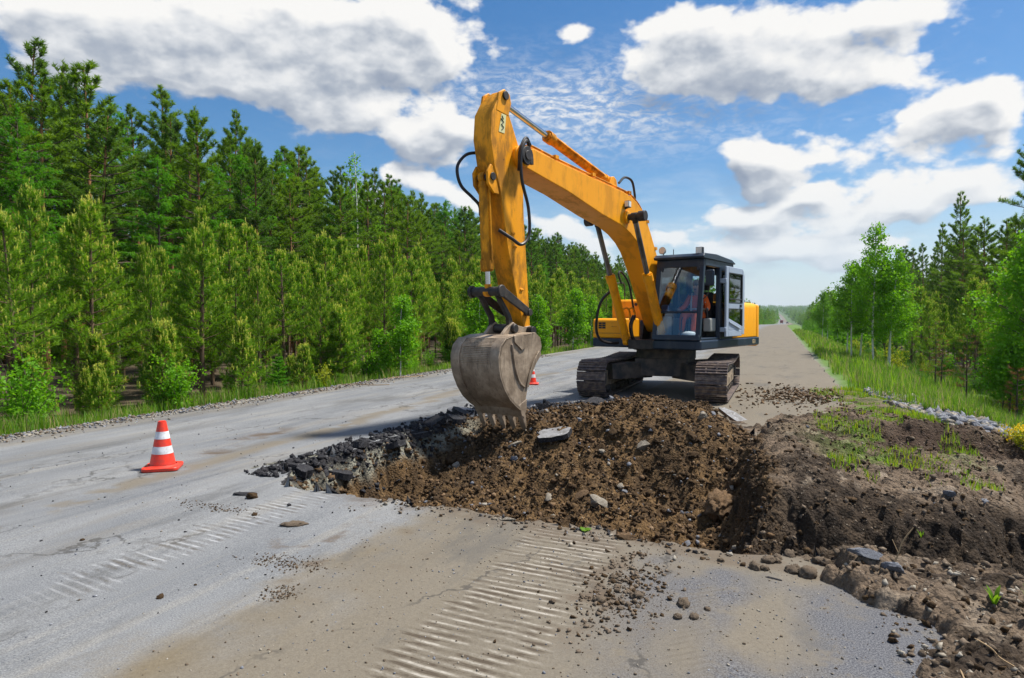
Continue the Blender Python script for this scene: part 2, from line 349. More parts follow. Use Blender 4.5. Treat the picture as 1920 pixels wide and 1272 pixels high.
def xs_cover(Y): return np.interp(Y,[0,4.2,5.0,5.6,10.4,11.6,12.6,13.6,20],[.86,.62,.20,-.35,-.35,.15,.75,1.12,1.22])
def earth(X,Y,detail=True):
    X,Y=A_(X,Y); g=hg(X,Y)
    a,b=pitsd(X,Y)
    n1=fbm(X,Y,.9,3,11); n2=fbm(X,Y,.33,4,12); n3=fbm(X,Y,.11,3,13,True)
    cov=sm(-.12,.14,X-xs_cover(Y)+.34*fbm(X,Y,.7,4,21)+.15*fbm(X,Y,.2,3,22))
    heap=.07*np.exp(-((Y-7.55-.12*X)/.5)**2)*sm(-.1,.6,X)*(1-sm(2.6,3.6,X))-.10*np.clip(X-.1,0,2.6)*sm(9.8,8.2,Y)*sm(4.9,5.7,Y)
    heap=heap+.12*np.exp(-((X-.18)/.35)**2)*sm(6.6,7.4,Y)*(1-sm(9.8,10.8,Y))
    heap=heap+.17*np.exp(-((Y-10.35-.35*(X-1.5))/.30)**2)*sm(.7,1.4,X)*(1-sm(3.0,3.8,X))-.10*np.exp(-((Y-9.7-.35*(X-1.5))/.4)**2)*sm(.7,1.4,X)*(1-sm(3.,3.8,X))
    heap=heap+.05*np.exp(-((Y-4.72-.03*X)/.22)**2)-.06*np.clip(X-.6,0,2.5)*sm(3.6,4.6,Y)*sm(5.2,4.9,Y)*sm(-.1,.5,X)
    heap=heap+.08*sm(.9,1.5,X)*(1-sm(4.6,5.0,Y))
    near=sm(13.5,11.5,Y)
    soil=g+.035+heap+(.065*n1+.062*n2)*(.35+.65*near)+(.026*n3+.016*fbm(X,Y,.06,2,16,True))*near
    z=(g-.035)*(1-cov)+soil*cov
    # crumbled band along the left rim and small spills round the hole
    band=sm(-5.6,-5.3,X+.10*n1)*(1-sm(-4.9,-4.75,X))*sm(5.35,5.7,Y)*(1-sm(10.8,11.4,Y))
    z=z+band*(.022+.055*np.clip(n2,-.4,1))
    rim=sm(-.22,.02,a)*sm(-1.5,-.6,X)*sm(5.3,4.9,Y)
    z=z+rim*(.012+.05*np.clip(n2-.1,-.2,1))
    back=sm(-.55,.05,a)*sm(9.5,10.5,Y); z=z+back*.06*np.clip(n2+.7,0,2)
    # the hole itself
    ridge=np.interp(X,[-5,-4.4,-3.8,-3.2,-2.5,-1.8,-1.2,-.7,-.2,.2],[.0,.0,.04,.12,.24,.31,.24,.12,.0,-.05])
    lo=-.74-.12*sm(-1.6,-.5,X)
    t=sm(7.2,10.3,Y+.25*n1); t2=sm(10.7,11.5,Y)
    fl=lo*(1-t)+ridge*t; fl=fl*(1-t2)
    fl=fl-.10*np.exp(-((X+1.2)/.8)**2-((Y-8)/.6)**2)
    fl=fl+.07*n1+.075*n2+.034*n3+.022*fbm(X,Y,.06,2,15,True)
    w=.13+(.34*sm(-4.0,-4.6,X)+.42*sm(-1.1,-.5,X))*sm(5.0,5.6,Y)
    sA=sm(-.03,1,a/w)
    zA=z*(1-sA)+fl*sA
    flB=-1.25-.12*sm(.5,3,X)+.07*n1+.06*n2+.02*n3
    near_line=np.interp(X,[-.6,.57,1.4,3.4,4.3],[4.83,4.93,5.02,5.05,5.3]); 
    far_t=sm(0,1,(b+.14*n1+.12*n2)/1.1)
    sB=sm(-.03,.16,Y-near_line+.08*n2)*far_t*(b>-.05)
    sB=np.where(X<.0,sB*sm(-.5,.0,X),sB)
    zB=z*(1-sB)+flB*sB+(.10*n2+.05*n3)*sB*(1-sB)*4
    z=np.where((b>-.05)&(zB<zA),zB,zA)
    return z

# ------------------------------------------------------------------ ground
def ladder(a,b,s0,g):
    r=[a];s=s0
    while r[-1]<b: r.append(r[-1]+s); s*=g
    return np.array(r)
xr=ladder(1.25,900,.35,1.11); xl=-ladder(9.7,900,.35,1.11)[::-1]
xs=np.concatenate([xl,np.linspace(-9.7,1.25,24)[1:-1],xr])
YF=ladder(17,3200,.45,1.045)
ys=np.concatenate([-ladder(0,60,.8,1.2)[::-1][:-1],np.arange(0,17,.4),YF])
X,Y,F=grid(xs,ys)
Xw=X+bend(Y)
Z=hg(Xw,Y)+.0
Z=Z-.06*((X>-9.9)&(X<1.45))
PX0,PX1,PY0,PY1=-6.2,5.6,1.2,17.0
inn=(X>PX0-.05)&(X<PX1+.05)&(Y>PY0-.05)&(Y<PY1+.05); Z=Z-.05*inn
ins=(X>PX0+.35)&(X<PX1-.35)&(Y>PY0+.35)&(Y<PY1-.35)
V=np.stack([Xw,Y,Z],1)
V,F,u=prune(V,F,~ins[F].all(1))
ground=mk('ground',V,F,smooth=True); tag(ground,kind='structure')
m,nt,b=newmat('ground_soil_and_grass'); o=OBJ(nt); x,y,z_=XYZ(nt,o)
n=NZ(nt,o,.35,6,.6); nf=NZ(nt,o,9,5,.65)
grass=MX(nt,nf,(.045,.10,.012),(.11,.20,.02)); litter=MX(nt,nf,(.035,.024,.014),(.10,.07,.035)); grav=MX(nt,nf,(.11,.10,.085),(.25,.235,.21))
lf=SS(nt,M(nt,'ADD',x,M(nt,'MULTIPLY',n,1.2)),-11.2,-11.6)      # left forest floor
c=MX(nt,lf,grass,litter)
rf=SS(nt,M(nt,'ADD',x,M(nt,'MULTIPLY',n,2)),9.0,10.5); c=MX(nt,rf,c,litter)
gl=M(nt,'MULTIPLY',SS(nt,M(nt,'ADD',x,M(nt,'MULTIPLY',n,.9)),-10.35,-10.05),SS(nt,M(nt,'ADD',x,M(nt,'MULTIPLY',n,.8)),2.0,1.6)); c=MX(nt,gl,c,grav)
far=SS(nt,y,260,420); c=MX(nt,far,c,(.05,.10,.02))
put(nt,b.inputs['Base Color'],c); b.inputs['Roughness'].default_value=.95; BUMP(nt,b,nf,.6,.03)
ground.data.materials.append(m)

# ------------------------------------------------------------------ dug earth: hole, spoil and the bank on the right
exs=np.arange(PX0,PX1+.001,.0235); 
eys=[PY0]; s=.02
while eys[-1]<PY1: eys.append(eys[-1]+s); s=.018 if eys[-1]<7 else .018+.0034*(eys[-1]-7)
eys=np.array(eys)
X,Y,F=grid(exs,eys); Z=earth(X,Y)
V=np.stack([X,Y,Z],1)
# thrown soil is lumpy: push the lumps sideways as well
lump=sm(-.1,.15,np.maximum(*pitsd(X,Y)))+sm(0,.2,X-xs_cover(Y)); lump=np.clip(lump,0,1)*sm(14,11,Y)
V[:,0]+=lump*.035*fbm(X,Y,.16,3,41); V[:,1]+=lump*.03*fbm(X,Y,.16,3,47)
a,b_=pitsd(X,Y)
keep=((Z>hg(X,Y)-.032)|(np.maximum(a,b_)>-.25)|(X>1.0))
dug=mk('dug_earth',V,F[keep[F].any(1)],smooth=True); tag(dug,kind='structure')
me=dug.data
# which soil colour lies where, with shade darkened into some walls
n1=fbm(X,Y,.8,4,51); n2=fbm(X,Y,.22,4,52); n3=fbm(X,Y,.07,3,53)
def C3(*c): return np.array(c)
def mixc(c,d,t): return c*(1-t[:,None])+d*t[:,None]
pit=mixc(np.tile(C3(.125,.076,.034),(len(X),1)),C3(.062,.038,.019),sm(-.25,.45,n2+.5*n1))
pit=mixc(pit,C3(.185,.12,.06),sm(.30,.8,n3+.4*n1))
pit=mixc(pit,C3(.050,.032,.017),sm(.05,.55,fbm(X,Y,1.7,3,57)+.25*n2)*.65)
right=mixc(np.tile(C3(.15,.112,.08),(len(X),1)),C3(.048,.035,.025),sm(-.25,.45,n1+.55*n2))
right=mixc(right,C3(.235,.19,.145),sm(.25,.8,n2-.2*n1)*sm(11,9,Y))
dark=mixc(np.tile(C3(.030,.022,.016),(len(X),1)),C3(.060,.043,.029),sm(-.2,.5,n2))  # wet soil tone, taken darker still to stand for shade
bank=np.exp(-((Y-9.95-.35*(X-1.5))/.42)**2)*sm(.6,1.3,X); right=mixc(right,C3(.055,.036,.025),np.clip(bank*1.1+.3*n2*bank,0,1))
lower=sm(-.10,.16,b_+.12*n2)*sm(-.2,.2,X); right=mixc(right,dark,lower)  # trench slope: wet soil plus its shade put into the colour
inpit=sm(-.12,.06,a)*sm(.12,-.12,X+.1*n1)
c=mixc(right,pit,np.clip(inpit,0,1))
rw=sm(-.7,-.25,X+.12*n1)*inpit*sm(.2,-.15,Z)*sm(11,10,Y); c=mixc(c,dark,rw*.85)  # shade painted on the hole's right wall, which faces away from the sun
# pale crushed-stone layer under the asphalt on the left wall
lay=sm(-4.25,-4.6,X+.1*n1)*sm(-.40,-.20,Z+.10*n1+.05*n2)*sm(5.2,5.5,Y)*sm(10.2,9.2,Y)*sm(.3,.1,a-.25)
c=mixc(c,mixc(np.tile(C3(.24,.235,.19),(len(X),1)),C3(.11,.105,.085),sm(-.2,.4,n2)),np.clip(lay,0,1))
blk=sm(-4.64,-4.82,X+.06*n1)*sm(-.13,-.05,Z+.05*n2); blk=np.maximum(blk,sm(9.6,10.2,Y)*sm(-2.6,-3.1,X)*sm(.05,.4,n2+.3)); blk=np.where(X<-2.5,blk,0)
c=mixc(c,C3(.024,.023,.025),np.clip(blk,0,1)*sm(-.5,.1,n2+.2))
# gravelly bank and thin turf towards the verge
gr=sm(-.35,.1,X-np.interp(Y,[8,12.5,14,17],[4.4,2.9,2.4,2.0])+.25*n1)*sm(9.5,11,Y)
c=mixc(c,mixc(np.tile(C3(.23,.235,.25),(len(X),1)),C3(.12,.12,.13),sm(-.2,.3,n2)),np.clip(gr,0,1)*.9)
turf=sm(.1,.5,fbm(X,Y,1.2,3,61)+.4*n2)*np.exp(-((X-1.35-.05*(Y-10))/.7)**2)*sm(7.8,9,Y); turf=np.maximum(turf,sm(14.2,16.5,Y+.6*n1)*sm(1.3,1.7,X))
turf=np.maximum(turf,sm(3.9,4.5,X+.3*n1)*sm(10,12,Y)); c=mixc(c,C3(.10,.17,.022),np.clip(turf,0,1)*.8)
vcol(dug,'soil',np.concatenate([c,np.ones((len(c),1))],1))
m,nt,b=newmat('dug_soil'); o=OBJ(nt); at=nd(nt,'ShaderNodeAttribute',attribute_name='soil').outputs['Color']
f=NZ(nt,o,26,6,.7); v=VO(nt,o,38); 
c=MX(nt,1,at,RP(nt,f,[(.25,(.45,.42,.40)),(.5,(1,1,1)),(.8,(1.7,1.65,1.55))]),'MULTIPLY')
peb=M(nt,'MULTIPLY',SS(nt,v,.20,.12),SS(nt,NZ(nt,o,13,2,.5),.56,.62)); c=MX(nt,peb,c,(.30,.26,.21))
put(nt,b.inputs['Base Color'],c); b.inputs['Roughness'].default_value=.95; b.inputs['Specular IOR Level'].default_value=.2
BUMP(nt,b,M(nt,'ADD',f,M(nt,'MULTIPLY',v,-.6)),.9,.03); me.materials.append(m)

# ------------------------------------------------------------------ road
rx=np.concatenate([np.arange(-9.75,-6.3,.10),np.arange(-6.3,1.42,.055)]); 
ry=np.concatenate([np.arange(-6,1.2,.3),np.arange(1.2,14,.05),ladder(14,2600,.07,1.05)])
X,Y,F=grid(rx,ry)
def road_s(X,Y):
    a,b=pitsd(X,Y); e=1.28+.10*fbm(X*0+3.3,Y,1.3,3,81); l=-9.7+.18*fbm(X*0+1.7,Y,2.2,3,83)+.05*fbm(X*0+5.7,Y,.4,2,84)
    rag=.03*fbm(X,Y,.09,2,85)
    sp=np.minimum.reduce([X-xs_cover(Y)-.30+rag,Y-4.7,11.4-Y])
    return np.maximum.reduce([a+rag,b+rag,X-e,l-X,sp])
s=road_s(X,Y); kf=(s[F]<0).any(1)
mv=(s>0); e=.01
gx=(road_s(X[mv]+e,Y[mv])-road_s(X[mv]-e,Y[mv]))/(2*e); gy=(road_s(X[mv],Y[mv]+e)-road_s(X[mv],Y[mv]-e))/(2*e)
g2=np.maximum(gx*gx+gy*gy,.3); st=np.clip(s[mv],0,.12); X=X.copy();Y=Y.copy(); X[mv]-=gx*st/g2; Y[mv]-=gy*st/g2
pot=np.exp(-((X+6.85)/.22)**2-((Y-7.4)/.55)**2)+.7*np.exp(-((X+6.5)/.2)**2-((Y-6.2)/.4)**2)+.8*np.exp(-((X+5.9)/.25)**2-((Y-13.2)/1.0)**2)
pot=pot*(.6+.8*np.clip(fbm(X,Y,.25,3,91)+.3,0,1))
Z=zfar(Y)+.004+rough_road(X,Y)*sm(60,20,Y)-.035*np.clip(pot,0,1)
Xw=X+bend(Y)
n1=fbm(X,Y*.35,.9,4,101); n2=fbm(X,Y,.3,4,103); n3=fbm(X*1.0,Y*.12,.5,4,105)
dirt=sm(-3.1,-2.45,X+.35*n1+.12*n2)*.80+.30*np.exp(-((X+2.75+.1*n1)/.14)**2)
dirt=np.maximum(dirt,.75*np.exp(-((X+6.35-.35*np.sin(Y*.33)+.25*n1)/.28)**2)*sm(-.8,.3,n1+n2+.3))
dirt=np.maximum(dirt,.5*sm(-8.9,-9.5,X+.25*n1)); dirt=np.maximum(dirt,.35*sm(.15,.6,n3)); dirt=np.maximum(dirt,.8*sm(11.5,13,Y)*sm(-4.0,-2.5,X+.5*n1)*(.45+.5*n1))
dirt=np.maximum(dirt,.75*sm(17,22,Y)*sm(-4.5,-2.5,X+.5*n1))
brown=np.clip(pot*1.1,0,1)*sm(-.5,.1,n2+.2)
aa,bb=pitsd(X,Y); brown=np.maximum(brown,sm(-.45,-.02,np.maximum(aa,bb)+.22*n2)*.55*sm(-4.4,-3.4,X))
brown=np.maximum(brown,.85*np.exp(-((X-.1-.5*n1)/.9)**2-((Y-15.6)/1.4)**2)*sm(-.3,.4,n2+n1))
brown=np.maximum(brown,.7*sm(.35,.6,n2)*np.exp(-((X+2.95)/.7)**2-((Y-3.9)/.9)**2))
brown=np.maximum(brown,.8*sm(-.1,.4,n2)*np.exp(-((X+.95)/.38)**2-((Y-3.85)/.75)**2))
blue=sm(-1.1,-.35,X+.3*n1)*sm(4.7,4.1,Y+.3*n2)*sm(-.5,.2,n1+.35)
road=None
V=np.stack([Xw,Y,Z],1); Cc=np.stack([dirt,brown,blue,np.ones_like(X)],1)
V,F,u=prune(V,F,kf)
road=mk('road',V,F,smooth=True); vcol(road,'wear',np.clip(Cc[u],0,1)); tag(road,kind='structure')
so_=road.modifiers.new('thickness','SOLIDIFY'); so_.thickness=.10; so_.offset=-1; so_.material_offset_rim=1
m,nt,b=newmat('worn_asphalt'); o=OBJ(nt); x,y,z_=XYZ(nt,o)
w=XYZ(nt,nd(nt,'ShaderNodeAttribute',attribute_name='wear').outputs['Color'])
gr=NZ(nt,o,110,3,.7); big=NZ(nt,MP(nt,o,(1,.22,1)),1.6,6,.62); st=NZ(nt,MP(nt,o,(1,.06,1)),4.5,5,.6); vo=VO(nt,o,75)
c=MX(nt,SS(nt,big,.3,.7),(.175,.183,.196),(.255,.26,.265))
c=MX(nt,M(nt,'MULTIPLY',SS(nt,st,.5,.68),.5),c,(.30,.285,.255))
c=MX(nt,M(nt,'MULTIPLY',SS(nt,NZ(nt,MP(nt,o,(1,.09,1)),2.3,5,.6),.53,.66),.5),c,(.125,.132,.142))
grit=NZ(nt,o,38,5,.7)
c=MX(nt,1,c,RP(nt,gr,[(.26,(.42,.42,.44)),(.5,(1,1,1)),(.74,(1.6,1.57,1.5))]),'MULTIPLY')
bl=M(nt,'MULTIPLY',w[2],SS(nt,M(nt,'ADD',NZ(nt,o,5,5,.7),M(nt,'MULTIPLY',NZ(nt,o,1.5,3,.6),.6)),.52,.82))
blc=MX(nt,SS(nt,NZ(nt,o,120,2,.6),.36,.64),(.045,.05,.07),(.185,.19,.205))
be=MX(nt,grit,(.115,.088,.054),(.262,.218,.152))
d=M(nt,'MULTIPLY',w[0],SS(nt,M(nt,'ADD',M(nt,'ADD',M(nt,'MULTIPLY',grit,.7),M(nt,'MULTIPLY',NZ(nt,MP(nt,o,(1,.5,1)),2.6,6,.68),.75)),M(nt,'MULTIPLY',w[0],.8)),.75,1.25)); c=MX(nt,d,c,be)
c=MX(nt,M(nt,'MULTIPLY',bl,.9),c,blc)
br=MX(nt,grit,(.06,.04,.026),(.17,.12,.08))
c=MX(nt,M(nt,'MULTIPLY',w[1],SS(nt,M(nt,'ADD',grit,M(nt,'MULTIPLY',w[1],.6)),.55,.85)),c,br)
cr=nd(nt,'ShaderNodeTexVoronoi',feature='DISTANCE_TO_EDGE'); nt.links.new(VM(nt,'ADD',MP(nt,o,(.55,.28,1)),VM(nt,'SCALE',NZ(nt,o,2.5,4,.6,out=1),.35)),cr.inputs['Vector']); cr.inputs['Scale'].default_value=1.0
ck=M(nt,'MULTIPLY',SS(nt,cr.outputs[0],.013,.002),SS(nt,NZ(nt,o,.9,3,.6),.44,.56)); c=MX(nt,M(nt,'MULTIPLY',ck,.7),c,(.06,.055,.05))
c=MX(nt,M(nt,'MULTIPLY',SS(nt,NZ(nt,MP(nt,o,(1,.35,1)),1.1,6,.7),.53,.68),.55),c,(.095,.092,.088))
# crawler grouser scars: two strips of bars across the lane, 2.6 m apart
def strip(cx,half,y0,y1,k):
    wob=M(nt,'MULTIPLY',M(nt,'SUBTRACT',NZ(nt,o,2.2,3,.5),.5),.06)
    ph=M(nt,'ADD',M(nt,'ADD',y,M(nt,'MULTIPLY',M(nt,'SUBTRACT',x,cx),.10)),wob)
    per=NZ(nt,MP(nt,o,(.12,1,1)),15,2,.5); per2=NZ(nt,MP(nt,o,(.9,1,1)),13,4,.7)
    sn=M(nt,'SINE',M(nt,'MULTIPLY',ph,2*math.pi/.070))
    bars=M(nt,'MULTIPLY',SS(nt,sn,.45,.92),SS(nt,M(nt,'ADD',M(nt,'MULTIPLY',per,.6),M(nt,'MULTIPLY',per2,.5)),.42,.66)); gaps=SS(nt,sn,.1,-.6)
    edge=M(nt,'ADD',M(nt,'ABSOLUTE',M(nt,'SUBTRACT',x,cx)),M(nt,'MULTIPLY',M(nt,'SUBTRACT',per,.5),.55))
    mask=M(nt,'MULTIPLY',SS(nt,edge,half+.04,half-.07),M(nt,'MULTIPLY',SS(nt,y,y0,y0+.9),SS(nt,y,y1,y1-.8)))
    mask=M(nt,'MULTIPLY',mask,SS(nt,NZ(nt,MP(nt,o,(.9,1.2,1)),3.6,6,.72),.36,.58))
    return M(nt,'MULTIPLY',M(nt,'MULTIPLY',bars,mask),k),M(nt,'MULTIPLY',M(nt,'MULTIPLY',gaps,mask),k)
b1,g1=strip(-1.42,.36,1.0,5.2,1.0); b2,g2=strip(-4.02,.22,2.2,5.6,.8)
c=MX(nt,M(nt,'MULTIPLY',M(nt,'MULTIPLY',g1,SS(nt,NZ(nt,MP(nt,o,(.7,2,1)),5,5,.7),.36,.54)),.95),c,(.085,.064,.044))
c=MX(nt,M(nt,'MULTIPLY',M(nt,'MULTIPLY',g2,SS(nt,NZ(nt,o,5,5,.7),.42,.58)),.9),c,(.10,.085,.07))
c=MX(nt,M(nt,'MULTIPLY',b1,.85),c,(.50,.46,.40)); c=MX(nt,M(nt,'MULTIPLY',b2,.8),c,(.56,.56,.57))
# tyre cleats crossing the dirty patch on the right
tx=M(nt,'ABSOLUTE',M(nt,'SUBTRACT',x,M(nt,'ADD',-.35,M(nt,'MULTIPLY',y,.02)))); zz=M(nt,'SINE',M(nt,'MULTIPLY',M(nt,'ADD',y,M(nt,'MULTIPLY',tx,.9)),95))
tm=M(nt,'MULTIPLY',M(nt,'MULTIPLY',SS(nt,zz,.1,.7),SS(nt,tx,.24,.18)),M(nt,'MULTIPLY',SS(nt,NZ(nt,o,3,3,.5),.45,.6),.30)); tm=M(nt,'MULTIPLY',tm,SS(nt,y,4.6,4.2))
c=MX(nt,tm,c,(.12,.10,.075))
c=MX(nt,1,c,(.80,.805,.81),'MULTIPLY')
put(nt,b.inputs['Base Color'],c); b.inputs['Roughness'].default_value=.85; b.inputs['Specular IOR Level'].default_value=.25
h=M(nt,'ADD',M(nt,'ADD',M(nt,'MULTIPLY',gr,.35),M(nt,'MULTIPLY',grit,.5)),M(nt,'ADD',M(nt,'MULTIPLY',b1,.12),M(nt,'MULTIPLY',b2,.06)))
BUMP(nt,b,h,.5,.010); road.data.materials.append(m); road.data.materials.append(MT['asphalt_black'])

# ------------------------------------------------------------------ mesh builder for made things
class MB:
    def __init__(s): s.v=[]; s.f=[]; s.m=[]
    def add(s,V,F,m=0):
        o=len(s.v); s.v+= [tuple(p) for p in V]; s.f+=[tuple(i+o for i in f) for f in F]; s.m+=[m]*len(F); return s
    def box(s,c,sz,rot=None,m=0,taper=None):
        x,y,z=[q/2 for q in sz]; P=[Vector((i*x,j*y,k*z)) for k in(-1,1) for j in(-1,1) for i in(-1,1)]
        if taper: 
            for i in range(4,8): P[i].x*=taper[0]; P[i].y*=taper[1]
        if rot is not None: P=[rot@p for p in P]
        return s.add([p+Vector(c) for p in P],[(0,2,3,1),(4,5,7,6),(0,1,5,4),(2,6,7,3),(0,4,6,2),(1,3,7,5)],m)
    def bx(s,x0,x1,y0,y1,z0,z1,m=0): return s.box(((x0+x1)/2,(y0+y1)/2,(z0+z1)/2),(abs(x1-x0),abs(y1-y0),abs(z1-z0)),m=m)
    def prism(s,poly,y0,y1,m=0,m2=None,poly2=None):
        # poly: (x,z) outline, from y0 to y1
        p2=poly2 or poly; n=len(poly)
        V=[(x,y0,z) for x,z in poly]+[(x,y1,z) for x,z in p2]
        F=[tuple(range(n)),tuple(range(2*n-1,n-1,-1))]+[(i,i+n,(i+1)%n+n,(i+1)%n) for i in range(n)]
        a=sum(poly[i][0]*poly[(i+1)%n][1]-poly[(i+1)%n][0]*poly[i][1] for i in range(n))
        if (a>0)==(y1<y0): F=[tuple(reversed(f)) for f in F]
        o=len(s.v); s.add(V,F,m)
        if m2 is not None:
            for k in range(2,n+2): s.m[-(n+2)+k]=m2
        return s
    def slab(s,poly,z0,z1,m=0):
        n=len(poly); V=[(x,y,z0) for x,y in poly]+[(x,y,z1) for x,y in poly]
        return s.add(V,[tuple(range(n-1,-1,-1)),tuple(range(n,2*n))]+[(i,(i+1)%n,(i+1)%n+n,i+n) for i in range(n)],m)
    def tube(s,path,r,n=8,m=0,cap=True):
        P=[Vector(p) for p in path]; k=len(P); rs=r if isinstance(r,(list,tuple)) else [r]*k
        V=[];ref=None
        for i in range(k):
            t=(P[min(i+1,k-1)]-P[max(i-1,0)]).normalized()
            if ref is None: ref=t.orthogonal().normalized()
            ref=(ref-t*ref.dot(t)).normalized(); b=t.cross(ref)
            V+=[P[i]+(ref*math.cos(2*math.pi*j/n)+b*math.sin(2*math.pi*j/n))*rs[i] for j in range(n)]
        F=[(i*n+j,i*n+(j+1)%n,(i+1)*n+(j+1)%n,(i+1)*n+j) for i in range(k-1) for j in range(n)]
        if cap: F+=[tuple(range(n-1,-1,-1)),tuple(range((k-1)*n,k*n))]
        return s.add(V,F,m)
    def cyl(s,p0,p1,r,n=16,m=0): return s.tube([p0,p1],r,n,m)
    def ball(s,c,r,m=0,seg=10,rings=6):
        r=r if isinstance(r,(tuple,list)) else (r,r,r); c=Vector(c); V=[c+Vector((0,0,-r[2]))]
        for i in range(1,rings):
            a=-math.pi/2+math.pi*i/rings
            V+=[c+Vector((r[0]*math.cos(a)*math.cos(2*math.pi*j/seg),r[1]*math.cos(a)*math.sin(2*math.pi*j/seg),r[2]*math.sin(a))) for j in range(seg)]
        V.append(c+Vector((0,0,r[2]))); t=len(V)-1; F=[(0,1+(j+1)%seg,1+j) for j in range(seg)]
        F+=[(1+(i-1)*seg+j,1+(i-1)*seg+(j+1)%seg,1+i*seg+(j+1)%seg,1+i*seg+j) for i in range(1,rings-1) for j in range(seg)]
        F+=[(t,1+(rings-2)*seg+j,1+(rings-2)*seg+(j+1)%seg) for j in range(seg)]
        return s.add(V,F,m)
    def build(s,name,mats,parent=None,bevel=0,smooth=35,loc=None,rz=0,segs=2):
        me=bpy.data.meshes.new(name); me.from_pydata([tuple(p) for p in s.v],[],s.f)
        for q in (mats if isinstance(mats,(list,tuple)) else [mats]): me.materials.append(MT[q] if isinstance(q,str) else q)
        me.polygons.foreach_set('material_index',s.m)
        if smooth: me.shade_smooth(); me.set_sharp_from_angle(angle=R_(smooth))
        me.update(); o=bpy.data.objects.new(name,me); COL.objects.link(o)
        if parent: o.parent=parent
        if loc is not None: o.location=loc
        o.rotation_euler=(0,0,rz)
        if bevel:
            b=o.modifiers.new('bevel','BEVEL'); b.width=bevel; b.segments=segs; b.limit_method='ANGLE'; b.angle_limit=R_(40); b.harden_normals=False
        return o
def arc(cx,cz,r,a0,a1,n): return [(cx+r*math.cos(R_(a0+(a1-a0)*i/n)),cz+r*math.sin(R_(a0+(a1-a0)*i/n))) for i in range(n+1)]
def spline(pts,n=6):
    P=[Vector(p) for p in pts]; P=[P[0]*2-P[1]]+P+[P[-1]*2-P[-2]]; out=[]
    for i in range(1,len(P)-2):
        for k in range(n):
            t=k/n; a,b,c,d=P[i-1:i+3]
            out.append(.5*((2*b)+(c-a)*t+(2*a-5*b+4*c-d)*t*t+(3*b-a-3*c+d)*t**3))
    return out+[P[-2]]

# ------------------------------------------------------------------ excavator (local: x towards the boom, y towards the cab side, z up)
EXC=empty('excavator',(-2.42,15.2,0),R_(-105),'yellow crawler excavator with raised boom digging at the hole in the road','excavator')
# --- running gear
u=MB(); TR=R_(15)
def rz2(x,y): return (x*math.cos(TR)-y*math.sin(TR),x*math.sin(TR)+y*math.cos(TR))
def ubox(x0,x1,y0,y1,z0,z1,**k):
    cx,cy=rz2((x0+x1)/2,(y0+y1)/2); u.box((cx,cy,(z0+z1)/2),(x1-x0,y1-y0,z1-z0),Matrix.Rotation(TR,3,'Z'),**k)
ubox(-.75,.75,-.62,.62,.40,.78,taper=(.9,.9))
for sx in(-1,1):
    for sy in(-1,1):
        a=rz2(sx*.45,sy*.45); b=rz2(sx*1.12,sy*.98); 
        d=Vector((b[0]-a[0],b[1]-a[1],0)); L=d.length; q=Matrix.Rotation(math.atan2(d.y,d.x),3,'Z')
        u.box(((a[0]+b[0])/2,(a[1]+b[1])/2,.52),(L+.25,.42,.34),q,taper=(1,.8))
u.tube([(0,0,.76),(0,0,.96)],[.66,.66],32); u.tube([(0,0,.95),(0,0,1.03)],[.74,.74],32); u.tube([(0,0,1.02),(0,0,1.10)],[.62,.62],32)
for i in range(24):
    t=2*math.pi*i/24; u.cyl((.69*math.cos(t),.69*math.sin(t),1.02),(.69*math.cos(t),.69*math.sin(t),1.05),.025,6)
u.build('undercarriage','dark_steel',EXC,.012)
RW=.35; CX=1.74; ZC=.40
def beltpath(n):
    L1=2*CX; La=math.pi*RW; T=2*(L1+La); out=[]
    for i in range(n):
        s=(i+.5)*T/n
        if s<L1: p=(-CX+s,ZC-RW,0.)
        elif s<L1+La: a=-math.pi/2+(s-L1)/RW; p=(CX+RW*math.cos(a),ZC+RW*math.sin(a),a+math.pi/2)
        elif s<2*L1+La: q=s-L1-La; x=CX-q; sag=-.05*(math.cos(math.pi*x/CX*1.0)*.5+.5)*(1-abs(x)/CX*.0); p=(x,ZC+RW+sag,math.pi)
        else: a=math.pi/2+(s-2*L1-La)/RW; p=(-CX+RW*math.cos(a),ZC+RW*math.sin(a),a+math.pi/2)
        out.append(p)
    return out,T/n
